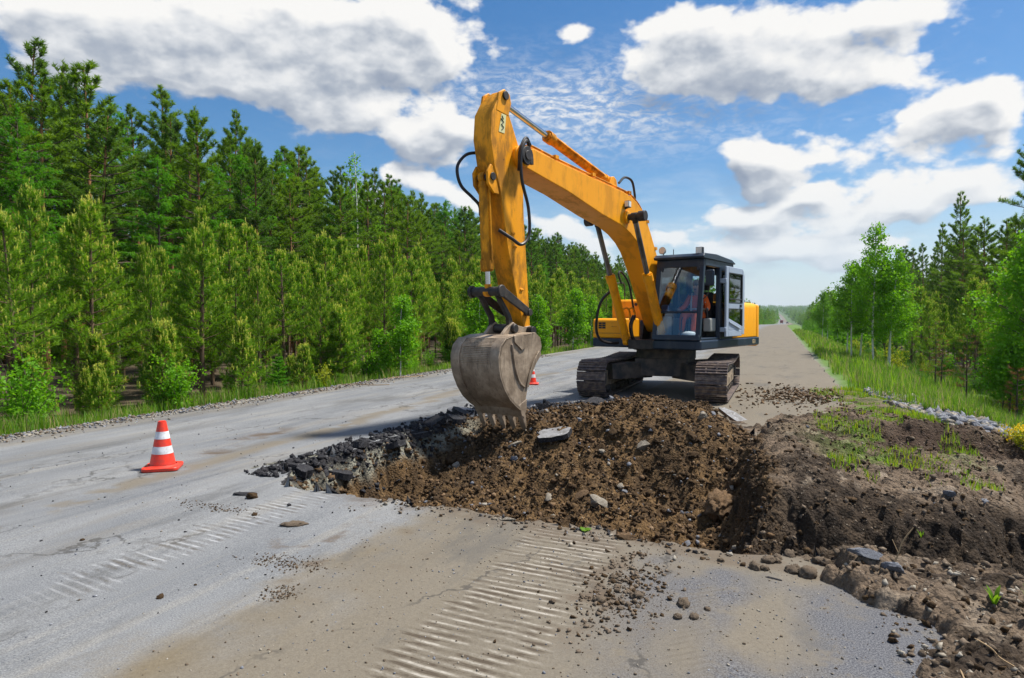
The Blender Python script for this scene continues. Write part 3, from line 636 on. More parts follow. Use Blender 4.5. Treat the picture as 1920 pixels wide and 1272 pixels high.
def make_track(side):
    y=side*1.185; cx,cy=rz2(0,y)
    fr=MB()                       # side frame with stepped guard
    fr.prism([(-1.5,.22),(1.45,.22),(1.55,.36),(1.3,.54),(-1.3,.56),(-1.55,.42)],-.15,.15)
    fr.prism([(-1.25,.24),(1.25,.24),(1.15,.50),(-1.15,.51)],-.215,.215)
    fr.prism([(-.35,.50),(.35,.50),(.25,.62),(-.25,.62)],-.18,.18)
    for x in(-.9,.9): fr.cyl((x,-.08,.60),(x,.08,.60),.065,14)
    for x in(-.95,-.35,.35,.95): fr.bx(x-.06,x+.06,-.225,.225,.28,.42)
    t=fr.build('track',['frame_mud'],EXC,.012,loc=(cx,cy,0),rz=TR)
    b=MB(); P,pitch=beltpath(48)
    for (x,z,a) in P:
        q=Matrix.Rotation(-a,3,'Y'); c=Vector((x,0,z))
        def bb(off,sz): b.box(c+q@Vector(off),sz,q)
        bb((0,0,-.0),(pitch*.93,.60,.022))
        for gx,hh in((-pitch*.40,.034),(0,.024),(pitch*.40,.024)): bb((gx,0,-.011-hh/2),(.022,.598,hh))
        for gy in(-.10,.10): bb((0,gy,.05),(pitch*1.02,.045,.085))
        for gy in(-.1,.1):
            for gx in(-.045,.045): bb((gx,gy,-.018),(.03,.03,.02))
    b.build('track_belt','track',t,.004,smooth=0,segs=1)
    s_=MB()
    for (x,k) in((CX,0),(-CX,1)):
        rr=.27; s_.tube([(x,-.17,ZC),(x,-.13,ZC)],[rr*.6,rr],24); s_.tube([(x,-.13,ZC),(x,.13,ZC)],rr,24); s_.tube([(x,.13,ZC),(x,.17,ZC)],[rr,rr*.6],24); s_.tube([(x,-.22,ZC),(x,.22,ZC)],.12,16)
        s_.build('sprocket' if k else 'idler_wheel','dark_steel',t,.006); s_=MB()
    for i in range(7):
        x=-1.26+.42*i; s_.tube([(x,-.19,.135),(x,-.10,.135)],.085,16); s_.tube([(x,.10,.135),(x,.19,.135)],.085,16); s_.tube([(x,-.21,.135),(x,.21,.135)],.045,10)
        s_.build('roller','dark_steel',t,0); s_=MB()
    return t
make_track(1); make_track(-1)
# --- deck
d=MB()
def rounded(x0,x1,y0,y1,r,n=4):
    P=[]
    for cx_,cy_,a in((x1-r,y1-r,0),(x0+r,y1-r,90),(x0+r,y0+r,180),(x1-r,y0+r,270)): P+=[(cx_+r*math.cos(R_(a+90*i/n)),cy_+r*math.sin(R_(a+90*i/n))) for i in range(n+1)]
    return P
d.slab(rounded(-2.45,1.42,.30,1.36,.10),1.02,1.215)                       # cab side skirt
d.slab(rounded(-2.45,1.02,-1.36,-.42,.10),1.02,1.215)                      # far side skirt
d.bx(-2.4,.55,-.43,.31,1.06,1.20); d.bx(.3,.62,-.36,-.28,1.06,1.62); d.bx(.3,.62,.24,.30,1.06,1.62)
d.build('upper_deck','navy',EXC,.03)
mk_=MB(); 
for (x0,x1,z0,z1) in((-2.06,-2.02,1.07,1.16),(-1.98,-1.86,1.145,1.16),(-1.90,-1.86,1.105,1.145),(-1.98,-1.86,1.105,1.12),(-1.90,-1.86,1.07,1.105),(-1.98,-1.86,1.07,1.085)): mk_.bx(x0,x1,1.357,1.363,z0,z1)
mk_.build('deck_lettering','mark',EXC,0,smooth=0)
# --- engine housing and counterweight
e=MB(); 
def hood(x0,x1,y0,y1,z0,z1,r=.13):
    P=[(y0,z0),(y1,z0),(y1,z1-r)]+[(y1-r+r*math.cos(R_(a)),z1-r+r*math.sin(R_(a))) for a in(30,60,90)]+[(y0+r-r*math.sin(R_(a)),z1-r+r*math.cos(R_(a))) for a in(0,30,60,90)]
    n=len(P); e.add([(x0,y,z) for y,z in P]+[(x1,y,z) for y,z in P],[tuple(range(n)),tuple(range(2*n-1,n-1,-1))]+[(i,i+n,(i+1)%n+n,(i+1)%n) for i in range(n)])
hood(-2.20,-.52,-1.34,1.345,1.217,2.03)
e.bx(-1.75,-.8,-.7,.5,2.02,2.16)
eh=e.build('engine_hood','yellow_clean',EXC,.02)
g_=MB()
for k in range(5): g_.bx(-1.92+.0,-1.62,1.342,1.349,1.32+.03*k,1.335+.03*k)
q_=MB()
for (x0,x1,z0,z1) in((-1.35,-1.18,1.62,1.645),(-1.205,-1.18,1.53,1.62),(-1.33,-1.2,1.53,1.55),(-1.205,-1.18,1.44,1.53),(-1.35,-1.18,1.42,1.445),(-1.13,-1.105,1.42,1.645)): q_.bx(x0,x1,1.343,1.349,z0,z1)
q_.build('hood_lettering','mark_y',eh,0,smooth=0)
ex_=MB(); ex_.tube([(-1.1,-.75,2.02),(-1.1,-.75,2.42),(-1.16,-.75,2.5)],[.06,.06,.06],12); ex_.build('exhaust_stack','black',EXC,0); ex_=MB(); ex_.cyl((-1.15,.75,2.02),(-1.15,.75,2.2),.10,14); ex_.tube([(-1.15,.75,2.2),(-1.15,.75,2.24)],[.13,.13],14); ex_.build('air_intake','black',EXC,0)
cw=MB(); 
cp=[(-2.22,1.36),(-2.22,-1.36),(-2.55,-1.30),(-2.78,-.95),(-2.85,-.4),(-2.85,.4),(-2.78,.95),(-2.55,1.30)]
cw.slab(list(reversed(cp)) if False else cp[::1],.99,2.0)
cw.build('counterweight','yellow_clean',EXC,.06,segs=3)
# --- far side boxes
tb=MB(); tb.prism([(.16,1.217),(.98,1.217),(.98,1.58),(.955,1.635),(.90,1.66),(.16,1.66)],-1.35,-.57); tbo=tb.build('tool_box','yellow_clean',EXC,.035,segs=3)
v_=MB(); 
for j in range(2):
    for k in range(3): v_.bx(.972,.987,-1.19+.095*j,-1.11+.095*j,1.43+.05*k,1.47+.05*k)
v_.build('vent_grille','ink',tbo,0,smooth=0)
h_=MB(); h_.bx(.972,.99,-.86,-.72,1.47,1.485); h_.build('handle','yellow_worn',tbo,0); s_=MB(); s_.bx(.975,.986,-1.34,-.58,1.325,1.332); s_.build('lid_seam','black',tbo,0)
ft=MB(); ft.prism([(-.5,1.217),(.14,1.217),(.14,2.05),(.10,2.10),(-.5,2.10)],-1.32,-.50); fto=ft.build('fuel_tank','yellow',EXC,.04,segs=3)
for y in(-1.14,-.68): bo=MB(); bo.cyl((.14,y,1.98),(.165,y,1.98),.035,12); bo.build('bolt','black',fto,0)
gr_=MB(); gr_.tube(spline([(.05,-1.28,2.1),(.05,-1.28,2.45),(-.1,-1.28,2.5),(-.4,-1.28,2.5),(-.45,-1.28,2.1)],5),.014,6); gr_.build('handrail','black',EXC,0)
# --- centre: pivot housing, hoses
pv=MB(); pv.prism([(-.1,1.1),(.75,1.1),(.62,1.55),(.35,1.72),(-.1,1.7)],-.30,-.24); pv.prism([(-.1,1.1),(.75,1.1),(.62,1.55),(.35,1.72),(-.1,1.7)],.20,.26); pv.bx(-.5,-.1,-.42,.3,1.2,1.8); pv.bx(.7,1.2,-.34,.34,1.0,1.2); pv.build('boom_pivot_bracket','black',EXC,.01)
# --- boom
BU=[(5.86,4.27),(5.56,4.31),(4.71,4.235),(3.63,4.165),(2.62,4.10),(2.25,4.06),(2.0,3.98),(1.74,3.84),(1.44,3.53),(1.03,2.97),(.72,2.45),(.40,1.85),(.22,1.55)]
BL=[(.25,1.38),(.48,1.38),(.62,1.52),(.98,2.02),(1.30,2.47),(1.55,2.80),(1.75,3.03),(1.98,3.20),(2.28,3.34),(2.65,3.45),(3.40,3.565),(4.54,3.80),(5.48,3.94),(5.80,3.99),(5.95,4.08),(5.95,4.2)]
bm=MB(); bm.prism(BU+BL,-.25,.25)
# cheek bosses for pins
for (x,z,r) in((5.84,4.14,.16),(2.44,3.62,.12),(.38,1.52,.17)): bm.cyl((x,-.30,z),(x,.30,z),r,24)
for y in(-.10,.10): bm.prism([(2.95,4.12),(2.55,4.10),(2.62,4.33),(2.72,4.38),(2.82,4.36)],y-.03,y+.03)
boom=bm.build('boom','yellow',EXC,.012)
pn_=MB(); pn_.cyl((2.44,-.62,3.62),(2.44,.62,3.62),.062,16); pn_.cyl((2.44,.52,3.62),(2.44,.66,3.62),.10,18); pn_.cyl((2.44,-.66,3.62),(2.44,-.52,3.62),.10,18); pn_.build('boom_cylinder_pin','black',boom,.006)
pn_=MB(); pn_.cyl((5.84,-.36,4.14),(5.84,.36,4.14),.075,16); pn_.cyl((5.84,.30,4.14),(5.84,.345,4.14),.14,20); pn_.bx(5.70,5.78,.30,.35,4.02,4.12); pn_.build('stick_pivot_pin','black',boom,.006)
lb=MB(); lb.box((2.50,.31,3.86),(.11,.09,.13)); lb.cyl((2.50,.25,3.78),(2.50,.33,3.80),.015,8); bl_=lb.build('boom_lamp','blackplastic',boom,.015)
lg=MB(); lg.box((2.562,.315,3.86),(.012,.078,.105)); lg.build('lens','lens',bl_,.004) if False else lg.build('boom_lamp_lens','lens',boom,.004)
lb=MB(); lb.box((2.5,.357,3.86),(.088,.008,.105)); lb.build('boom_lamp_lens','lens',boom,.003)
pp=MB()
for (y,dz) in((.14,.05),(.21,.05),(-.16,.05)):
    up=[(x,y,z+dz) for x,z in BU[1:11]]; pp.tube([(5.62,y,4.36)]+spline(up,3),.019,8)
for (x,z) in((4.9,4.28),(3.7,4.2),(2.3,4.09),(1.5,3.62),(1.1,3.1)): pp.box((x,.16,z+.03),(.10,.20,.06))
pp.build('boom_pipe','yellow_worn',boom,0)
# --- stick
SP=[(6.33,4.93),(6.25,5.02),(6.13,5.03),(6.06,4.95),(6.10,4.76),(5.86,4.34),(5.73,3.95),(5.70,3.2),(5.64,2.6),(5.56,1.8),(5.53,1.48),(5.58,1.40),(5.66,1.42),(5.72,1.55),(5.88,1.98),(6.12,2.74),(6.20,3.15),(6.29,3.55),(6.44,3.9),(6.53,4.30),(6.50,4.66)]
st=MB(); st.prism([p for p in SP],-.165,.165); 
for y in(-.17,.13): st.prism([(6.40,4.72),(6.33,5.0),(6.20,5.08),(6.07,5.03),(6.03,4.9),(6.10,4.70)],y,y+.04)
st.cyl((5.84,-.235,4.14),(5.84,.235,4.14),.17,22)
for y in(-.15,.11): st.prism([(6.30,3.50),(6.42,3.50),(6.56,3.62),(6.58,3.80),(6.50,3.92),(6.38,3.86)],y,y+.04)
for (x,z) in((6.0,2.95),(5.95,2.75),(5.78,2.1)): st.bx(x-.05,x+.03,.165,.185,z-.015,z+.02)
stick=st.build('stick','yellow_worn',EXC,.012)
sk=MB(); sk.add([(6.27,.168,4.70),(6.16,.168,4.70),(6.20,.168,4.42),(6.34,.168,4.42)],[(0,1,2,3)]); sk.add([(x,y+.002,z) for x,y,z in[(6.27,.168,4.70),(6.16,.168,4.70),(6.20,.168,4.42),(6.34,.168,4.42)]],[(3,2,1,0)]); sk.build('sticker','sticker',stick,0,smooth=0)
ik=MB(); ik.tube([(6.29,.172,4.62),(6.22,.172,4.58),(6.28,.172,4.54),(6.22,.172,4.5),(6.27,.172,4.46)],.008,5); ik.tube([(6.26,.172,4.67),(6.23,.172,4.62)],.008,5); ik.build('sticker_scribble','ink',stick,0)
pn_=MB(); pn_.cyl((6.19,-.20,4.98),(6.19,.20,4.98),.065,16); pn_.build('stick_pin','black',stick,.005); pn_=MB(); pn_.cyl((6.46,-.19,3.74),(6.46,.17,3.74),.06,16); pn_.build('stick_pin','black',stick,.005); pn_=MB(); pn_.cyl((5.65,-.26,1.75),(5.65,.26,1.75),.055,14); pn_.build('stick_pin','black',stick,.005); pn_=MB(); pn_.cyl((5.62,-.30,1.46),(5.62,.30,1.46),.07,14); pn_.build('stick_pin','black',stick,.005)
# --- cylinders
def ram(name,p0,p1,split,rb,rr,mat='yellow',rodmat='chrome',ears=.05):
    p0=Vector(p0);p1=Vector(p1);s=p0.lerp(p1,split); dd=(p1-p0).normalized()
    b=MB(); b.tube([p0+dd*.06,s],rb,18); b.tube([s-dd*.14,s],rb*1.22,18); b.tube([s,s+dd*.03],rb*.9,18); b.tube([p0+dd*.10,p0+dd*.14],rb*1.12,18)
    b.cyl(p0-Vector((0,ears,0)),p0+Vector((0,ears,0)),rb*1.02,16)
    for k in range(6):
        a=k*math.pi/3; n=dd.orthogonal().normalized(); w=dd.cross(n); o=s-dd*.16+(n*math.cos(a)+w*math.sin(a))*rb*1.05; b.cyl(o,o+dd*.18,.014,6)
    pi_=p0.lerp(p1,.08)+Vector((0,rb*1.15,0)); b.tube([pi_,pi_.lerp(s+Vector((0,rb*1.15,0)),.9)],.016,6)
    o=b.build(name,mat,EXC,0); r=MB(); r.tube([s,p1-dd*.05],rr,16); o2=r.build('rod',rodmat,o,0)
    r=MB(); r.cyl(p1-Vector((0,ears,0)),p1+Vector((0,ears,0)),rr*1.55,16); r.tube([p1-dd*.12,p1],rr*1.15,12); r.build('rod_eye','black' if rodmat!='chrome' else mat,o,0)
    return o
for sy in(1,-1): ram('boom_cylinder',(1.12,sy*.42,1.16),(2.44,sy*.42,3.62),.56,.085,.052,'yellow','rod_dark')
ram('stick_cylinder',(2.76,0,4.30),(6.19,0,4.98),.60,.085,.048,'yellow_worn','chrome')
ram('bucket_cylinder',(6.46,-.02,3.74),(6.36,-.02,2.05),.80,.085,.045,'yellow_worn','chrome')
# --- bucket linkage
lk=MB(); PT=(6.36,2.06); PB=(6.02,1.50)
lk.cyl((PT[0],-.34,PT[1]),(PT[0],.24,PT[1]),.07,18); lk.cyl((PT[0],-.36,PT[1]),(PT[0],-.30,PT[1]),.095,18); lk.cyl((PT[0],.21,PT[1]),(PT[0],.26,PT[1]),.095,18)
for y in(-.26,.22): lk.prism([(6.40,2.12),(6.30,2.13),(5.64,1.81),(5.61,1.73),(5.67,1.69),(6.36,1.99)],y-.015,y+.025)
for y in(-.20,.14): lk.prism([(6.42,2.05),(6.31,2.02),(6.04,1.72),(5.97,1.56),(5.98,1.45),(6.08,1.45),(6.11,1.66)],y-.03,y+.03)
lk.cyl((6.03,-.26,1.50),(6.03,.26,1.50),.07,14)
lk.build('bucket_linkage','black',EXC,.012)
# --- bucket
BO=[(5.80,1.44),(6.00,1.42),(6.30,1.41),(6.52,1.36),(6.65,1.25),(6.70,1.10),(6.69,.95),(6.65,.80),(6.56,.63),(6.44,.48),(6.30,.37),(6.17,.29)]
def inset(P,t):
    out=[]
    for i,p in enumerate(P):
        a=Vector(P[max(i-1,0)]); b=Vector(P[min(i+1,len(P)-1)]); d_=(b-a).normalized(); out.append((p[0]-d_[1]*t*-1*-1,p[1]+d_[0]*t*-1))
    return out
BI=[(x-(x-6.1)*.07-.0,z-(z-.9)*.05) for x,z in BO]
bk=MB(); n=len(BO); hw=.45
V=[(x,-hw,z) for x,z in BO]+[(x,hw,z) for x,z in BO]+[(x,-hw,z) for x,z in BI]+[(x,hw,z) for x,z in BI]
F=[]
for i in range(n-1): F+=[(i,i+1,i+1+n,i+n),(2*n+i,3*n+i,3*n+i+1,2*n+i+1)]
F+=[(0,n,3*n,2*n),(n-1,3*n-1,4*n-1,2*n-1)]+[(i,2*n+i,2*n+i+1,i+1) for i in range(n-1)]+[(n+i,n+i+1,3*n+i+1,3*n+i) for i in range(n-1)]
bk.add(V,F)
SIDE=[(5.80,1.44),(5.66,1.36),(5.62,1.22),(5.66,1.10),(5.80,.97),(5.92,.80),(5.99,.62),(6.03,.46),(6.10,.24)]
side=BO+[(6.12,.26)]+SIDE[::-1][1:-1]
for y0,y1 in((hw-.035,hw),(-hw,-hw+.035)): bk.prism(side,y0,y1)
# wear strips: ribs round the shell edges, side cutters, wear plate
for y0,y1 in((-hw-.012,-hw+.16),(hw-.16,hw+.012)):
    R1=[(x+(x-6.1)*.035,z+(z-.9)*.03) for x,z in BO[3:]]; k=len(R1); bk.add([(x,y0,z) for x,z in R1]+[(x,y1,z) for x,z in R1]+[(x,y0,z) for x,z in BO[3:]]+[(x,y1,z) for x,z in BO[3:]],[(i,i+1,i+1+k,i+k) for i in range(k-1)]+[(i,i+2*k,i+1+2*k,i+1) for i in range(k-1)]+[(i+k,i+1+k,i+1+3*k,i+3*k) for i in range(k-1)]+[(0,k,3*k,2*k),(k-1,3*k-1,4*k-1,2*k-1)])
for i in range(7,n-1):
    pass
for t in range(16):
    f_=t/15; i=3+f_*2.6; j=int(i); q=i-j; x=BO[j][0]*(1-q)+BO[j+1][0]*q; z=BO[j][1]*(1-q)+BO[j+1][1]*q
    bk.cyl((x,-hw+.17,z),(x,hw-.17,z),.011,6)
bk.prism([(5.66,1.10),(5.80,.97),(5.92,.80),(5.99,.62),(6.05,.62),(5.98,.82),(5.86,1.02),(5.72,1.16)],hw,hw+.025)
bk.prism([(6.28,1.18),(6.10,1.30),(6.02,1.22),(6.02,1.02),(6.12,.96)],hw,hw+.018) if False else bk.prism([(6.36,1.40),(6.12,1.40),(6.06,1.22),(6.16,1.18),(6.34,1.30)],hw,hw+.022)
rimp=[(6.40,1.28),(6.35,1.05),(6.30,.88),(6.20,.70),(6.08,.62)]; bk.tube([(x,hw+.005,z) for x,z in spline([(a,0,b) for a,b in rimp],4) ] if False else [(p[0],hw+.004,p[2]) for p in spline([(a,0,b) for a,b in rimp],4)],.02,8)
bk.prism([(6.22,.36),(6.02,.44),(6.02,.30),(6.08,.16),(6.15,.20)],-hw-.004,hw+.004)
for y in(-.20,.14):
    bk.prism([(6.30,1.40),(6.16,1.52),(6.02,1.60),(5.92,1.55),(5.75,1.52),(5.56,1.54),(5.52,1.44),(5.66,1.36)],y,y+.06)
bucket=bk.build('bucket','bucket',EXC,.010,smooth=40)
for i in range(5):
    y=-.40+.20*i; t=MB(); t.prism([(6.20,.36),(6.08,.40),(6.035,.18),(6.0,.0),(6.03,-.01),(6.12,.16)],y-.045,y+.045,poly2=None)
    t.prism([(6.10,.18),(6.02,.16),(5.985,-.06),(6.0,-.065)],y-.03,y+.03); t.build('tooth','bucket',bucket,.008)
# --- hoses
def hose(pts,r=.022,name='hydraulic_hose',mat='rubber',parent=None,n=7): 
    h=MB(); h.tube(spline(pts,n),r,8); return h.build(name,mat,parent or EXC,0)
hose([(6.30,-.18,4.15),(6.42,-.25,4.15),(6.60,-.26,4.08),(6.76,-.26,3.92),(6.785,-.25,3.76),(6.69,-.25,3.60),(6.52,-.2,3.47),(6.42,-.14,3.35),(6.42,-.12,3.2)],.024)
hose([(5.72,.28,4.30),(5.86,.32,4.36),(6.0,.33,4.15),(5.98,.33,3.75),(5.80,.32,3.35),(5.78,.32,2.95),(5.95,.30,2.78),(6.12,.24,2.86),(6.28,.12,2.98)],.026)
hose([(5.62,.22,4.36),(5.80,.27,4.42),(5.97,.29,4.20),(5.99,.29,4.0),(5.96,.26,3.9)],.028)
hose([(2.55,.14,4.28),(2.35,.16,4.42),(2.12,.2,4.38),(2.0,.2,4.15),(1.98,.2,4.02)],.024)
hose([(1.52,-.52,2.30),(1.72,-.72,2.0),(1.68,-.85,1.5),(1.45,-.9,1.22),(1.2,-.8,1.12),(.9,-.6,1.12)],.030)
hose([(1.2,-.5,2.40),(1.25,-.55,2.62),(1.1,-.55,2.66),(.85,-.5,2.4),(.7,-.45,1.8)],.022)
for (y,dx) in((-.30,0),(-.22,.06),(.28,.02),(.36,.06)): hose([(1.05+dx,y,1.72),(1.2+dx,y*1.0,1.5),(1.12+dx,y*.95,1.22),(.9,y*.8,1.12)],.022)
for (y,dx) in((-.26,0),(-.36,.04),(.30,0),(.38,.04)): hose([(1.30+dx,y*1.12,1.85),(1.16+dx,y,1.88),(1.04+dx,y,1.78),(1.04+dx,y,1.62)],.018,'steel_pipe','yellow')
# --- cab
CB=MB()
Y0,Y1=.33,1.345
def fx(z): return 1.45-(z-1.22)*.148            # the front face leans back
def pillar(p0,p1,w): CB.tube([p0,p1],w,4)
def bar(p0,p1,wx,wy):
    p0=Vector(p0);p1=Vector(p1); d_=p1-p0; z=d_.normalized(); q=z.to_track_quat('Z','Y').to_matrix(); CB.box((p0+p1)/2,(wx,wy,d_.length),q)
ZT=2.86
for y in(Y0+.045,Y1-.045):
    CB.prism([(fx(1.217),1.217),(fx(ZT),ZT),(fx(ZT)-.10,ZT),(fx(1.217)-.11,1.217)],y-.045,y+.045)      # A pillars
    CB.bx(.20,.32,y-.045,y+.045,1.217,ZT); CB.bx(-.52,-.42,y-.045,y+.045,1.217,ZT)
CB.bx(-.52,.32,Y0,Y0+.04,1.217,1.75); CB.bx(.32,1.33,Y0,Y0+.04,1.217,1.60)         # far side lower panels
CB.bx(-.52,.20,Y1-.04,Y1,1.217,1.90)                                            # near side rear panel
CB.bx(-.52,-.46,Y0,Y1,1.217,1.95); CB.bx(-.52,-.46,Y0,Y1,2.62,ZT)
CB.bx(-.5,1.42,Y0+.02,Y1-.02,1.217,1.26)                                         # floor
CB.prism([(fx(1.22)+.012,1.217),(fx(1.32)+.012,1.32),(fx(1.32)-.1,1.32),(fx(1.22)-.1,1.217)],Y0,Y1)   # front sill
CB.prism([(fx(1.79)+.01,1.765),(fx(1.79)+.01,1.805),(fx(1.79)-.06,1.805),(fx(1.79)-.06,1.765)],Y0+.06,Y1-.06)  # front cross bar
CB.prism([(fx(2.72)+.006,2.70),(fx(ZT)+.006,ZT),(fx(ZT)-.1,ZT),(fx(2.72)-.1,2.70)],Y0,Y1)
CB.bx(.2,1.2,Y0,Y0+.08,2.74,ZT); CB.bx(-.5,.25,Y0,Y0+.08,2.70,ZT); CB.bx(.3,1.16,Y1-.075,Y1,2.72,ZT)
CB.bx(-.5,.22,Y1-.08,Y1,2.66,ZT)
for (ya,yb,yc) in((Y0+.09,Y0+.15,Y0+.06),(Y1-.15,Y1-.09,Y1-.06)): CB.prism([(fx(2.72)+.004,2.72),(fx(2.62)+.004,2.62),(fx(2.72)-.03,2.72)],ya if yb>ya else yb,yb)
cab=CB.build('cab','navy',EXC,.012)
rf=MB(); rf.prism([(1.30,2.86),(1.33,2.90),(1.24,2.965),(.6,2.985),(-.35,2.93),(-.56,2.87),(-.56,2.845)],Y0-.03,Y1+.03); rf.build('cab_roof','navy',cab,.03,segs=3)
def pane(name,pts,mat,t=.008,parent=None):
    P=[Vector(p) for p in pts]; nrm=(P[1]-P[0]).cross(P[2]-P[0]).normalized()*t/2; k=len(P); b=MB()
    b.add([p+nrm for p in P]+[p-nrm for p in P],[tuple(range(k)),tuple(range(2*k-1,k-1,-1))]+[(i,i+k,(i+1)%k+k,(i+1)%k) for i in range(k)]); return b.build(name,mat,parent or cab,0,smooth=0)
def frontpane(z0,z1,name):
    y0,y1=Y0+.085,Y1-.085; r=.07
    pane(name,[(fx(z0)-.02,y0,z0),(fx(z0)-.02,y1,z0),(fx(z1)-.02,y1,z1),(fx(z1)-.02,y0,z1)],'glass')
frontpane(1.80,2.71,'windshield'); frontpane(1.315,1.77,'lower_windshield')
pane('side_window',[(.33,Y0+.02,1.60),(1.34,Y0+.02,1.60),(1.2,Y0+.02,2.75),(.33,Y0+.02,2.75)],'glass'); pane('side_window',[(-.42,Y0+.02,1.75),(.2,Y0+.02,1.75),(.2,Y0+.02,2.72),(-.42,Y0+.02,2.72)],'glass')
pane('rear_window',[(-.49,Y0+.09,1.95),(-.49,Y1-.09,1.95),(-.49,Y1-.09,2.62),(-.49,Y0+.09,2.62)],'glass'); pane('side_window',[(-.42,Y1-.02,1.90),(.2,Y1-.02,1.90),(.2,Y1-.02,2.68),(-.42,Y1-.02,2.68)],'glass')
# seat and controls
se=MB(); se.box((.30,.84,1.60),(.48,.48,.12)); se.box((.04,.84,1.92),(.12,.48,.62),Matrix.Rotation(R_(-8),3,'Y')); se.bx(.12,.5,.68,1.0,1.27,1.54); se.build('operator_seat','seat',cab,.03)
hr=MB(); hr.box((-.03,.84,2.36),(.10,.26,.17)); hr.cyl((-.02,.78,2.2),(-.02,.78,2.32),.012,6); hr.cyl((-.02,.90,2.2),(-.02,.90,2.32),.012,6); hr.build('headrest','seat',cab,.03)
co=MB(); co.bx(.05,.62,1.10,1.26,1.38,1.66); co.bx(.05,.62,.42,.58,1.30,1.66); co.bx(-.42,-.12,.42,1.26,1.27,1.66); co.bx(.95,1.18,.40,.56,1.27,1.7); co.build('control_console','greyplastic',cab,.025)
for y in(.50,1.18):
    l_=MB(); l_.tube([(.58,y,1.66),(.60,y,1.80)],.016,8); l_.ball((.605,y,1.84),(.03,.03,.045)); l_.build('joystick','blackplastic',cab,0)
for y in(.76,.92):
    l_=MB(); l_.tube([(.98,y,1.26),(.92,y,1.62),(.88,y,1.68)],.013,8); l_.box((1.0,y,1.29),(.2,.09,.02)); l_.build('travel_lever','blackplastic',cab,0)
mo=MB(); mo.box((1.12,.48,1.86),(.05,.15,.16),Matrix.Rotation(R_(20),3,'Y')); mo.build('monitor','bluish',cab,.01)
bg=MB(); bg.ball((1.12,1.0,1.32),(.12,.17,.075)); bg.build('white_bag','whitecloth',cab,0)
# mirror
mi=MB(); mi.tube(spline([(1.30,1.36,2.05),(1.38,1.44,2.08),(1.36,1.50,2.2),(1.32,1.5,2.35)],4),.012,6); mo_=mi.build('mirror','blackplastic',EXC,0)
mi=MB(); mi.box((1.31,1.50,2.46),(.06,.20,.32),Matrix.Rotation(R_(-15),3,'Z')); mi.build('mirror_housing','navy',mo_,.03)
# lamps on the roof
wl=MB(); wl.box((1.18,1.24,3.02),(.10,.14,.14)); wl.cyl((1.16,1.24,2.93),(1.16,1.24,2.97),.02,8); w_=wl.build('work_lamp','blackplastic',EXC,.012); wl=MB(); wl.box((1.234,1.24,3.02),(.012,.115,.115)); wl.build('lens','lens',w_,.003)
rl=MB(); rl.tube([(1.06,.42,3.06),(1.10,.42,3.065),(1.16,.42,3.07)],[.03,.065,.078],18); rl.cyl((1.10,.42,2.95),(1.10,.42,3.03),.014,8); w_=rl.build('round_lamp','greyplastic',EXC,0); rl=MB(); rl.tube([(1.155,.42,3.07),(1.168,.42,3.072)],[.072,.068],18); rl.build('lens','lens',w_,0)
an=MB(); an.cyl((1.0,.60,2.96),(1.0,.60,3.10),.008,6); an.build('antenna','blackplastic',EXC,0)
# door, swung right back along the side of the cab
DR=MB(); D0,D1=.26,-.92; dy=Y1+.10
def dx(a): return D0+(D1-D0)*a
def dbar(x0,x1,z0,z1): DR.bx(x0,x1,dy-.022,dy+.022,z0,z1)
dbar(dx(0),dx(.14),1.27,2.76); dbar(dx(.86),dx(1),1.30,2.62); dbar(dx(.14),dx(.86),2.62,2.76); dbar(dx(.14),dx(.86),1.86,2.00); dbar(dx(.14),dx(.86),1.27,1.40)
DR.prism([(dx(.86),2.60),(dx(1),2.60),(dx(.93),2.72),(dx(.86),2.76)],dy-.022,dy+.022)
DR.prism([(dx(.14),1.40),(dx(.86),1.40),(dx(.86),1.49),(dx(.14),1.66)],dy-.022,dy+.022)
DR.prism([(dx(.14),1.60),(dx(.70),1.46),(dx(.70),1.42),(dx(.14),1.56)],dy+.022,dy+.045)
for z in(1.42,2.45): DR.bx(.24,.30,Y1-.01,dy+.03,z-.05,z+.05)
door=DR.build('cab_door','door_grey',EXC,.014)
pane('door_window',[(dx(.14),dy,2.0),(dx(.86),dy,2.0),(dx(.86),dy,2.62),(dx(.14),dy,2.62)],'tint',parent=door); pane('door_window',[(dx(.14),dy,1.66),(dx(.86),dy,1.49),(dx(.86),dy,1.86),(dx(.14),dy,1.86)],'tint',parent=door)
sl=MB()
def sb(x0,x1,z0,z1): sl.bx(x0,x1,dy-.026,dy+.028,z0,z1)
sb(dx(.12),dx(.15),1.99,2.63); sb(dx(.85),dx(.88),1.99,2.63); sb(dx(.15),dx(.85),2.61,2.635); sb(dx(.15),dx(.85),1.985,2.005); sb(dx(.12),dx(.15),1.66,1.87); sb(dx(.85),dx(.88),1.49,1.87); sb(dx(.15),dx(.85),1.85,1.872)
sl.build('window_seal','blackplastic',door,.004)
hd=MB(); hd.bx(dx(.72),dx(.80),dy+.02,dy+.045,1.90,1.96); hd.cyl((dx(.14),dy+.035,2.07),(dx(.86),dy+.035,2.07),.010,6); hd.build('door_handle','blackplastic',door,0)

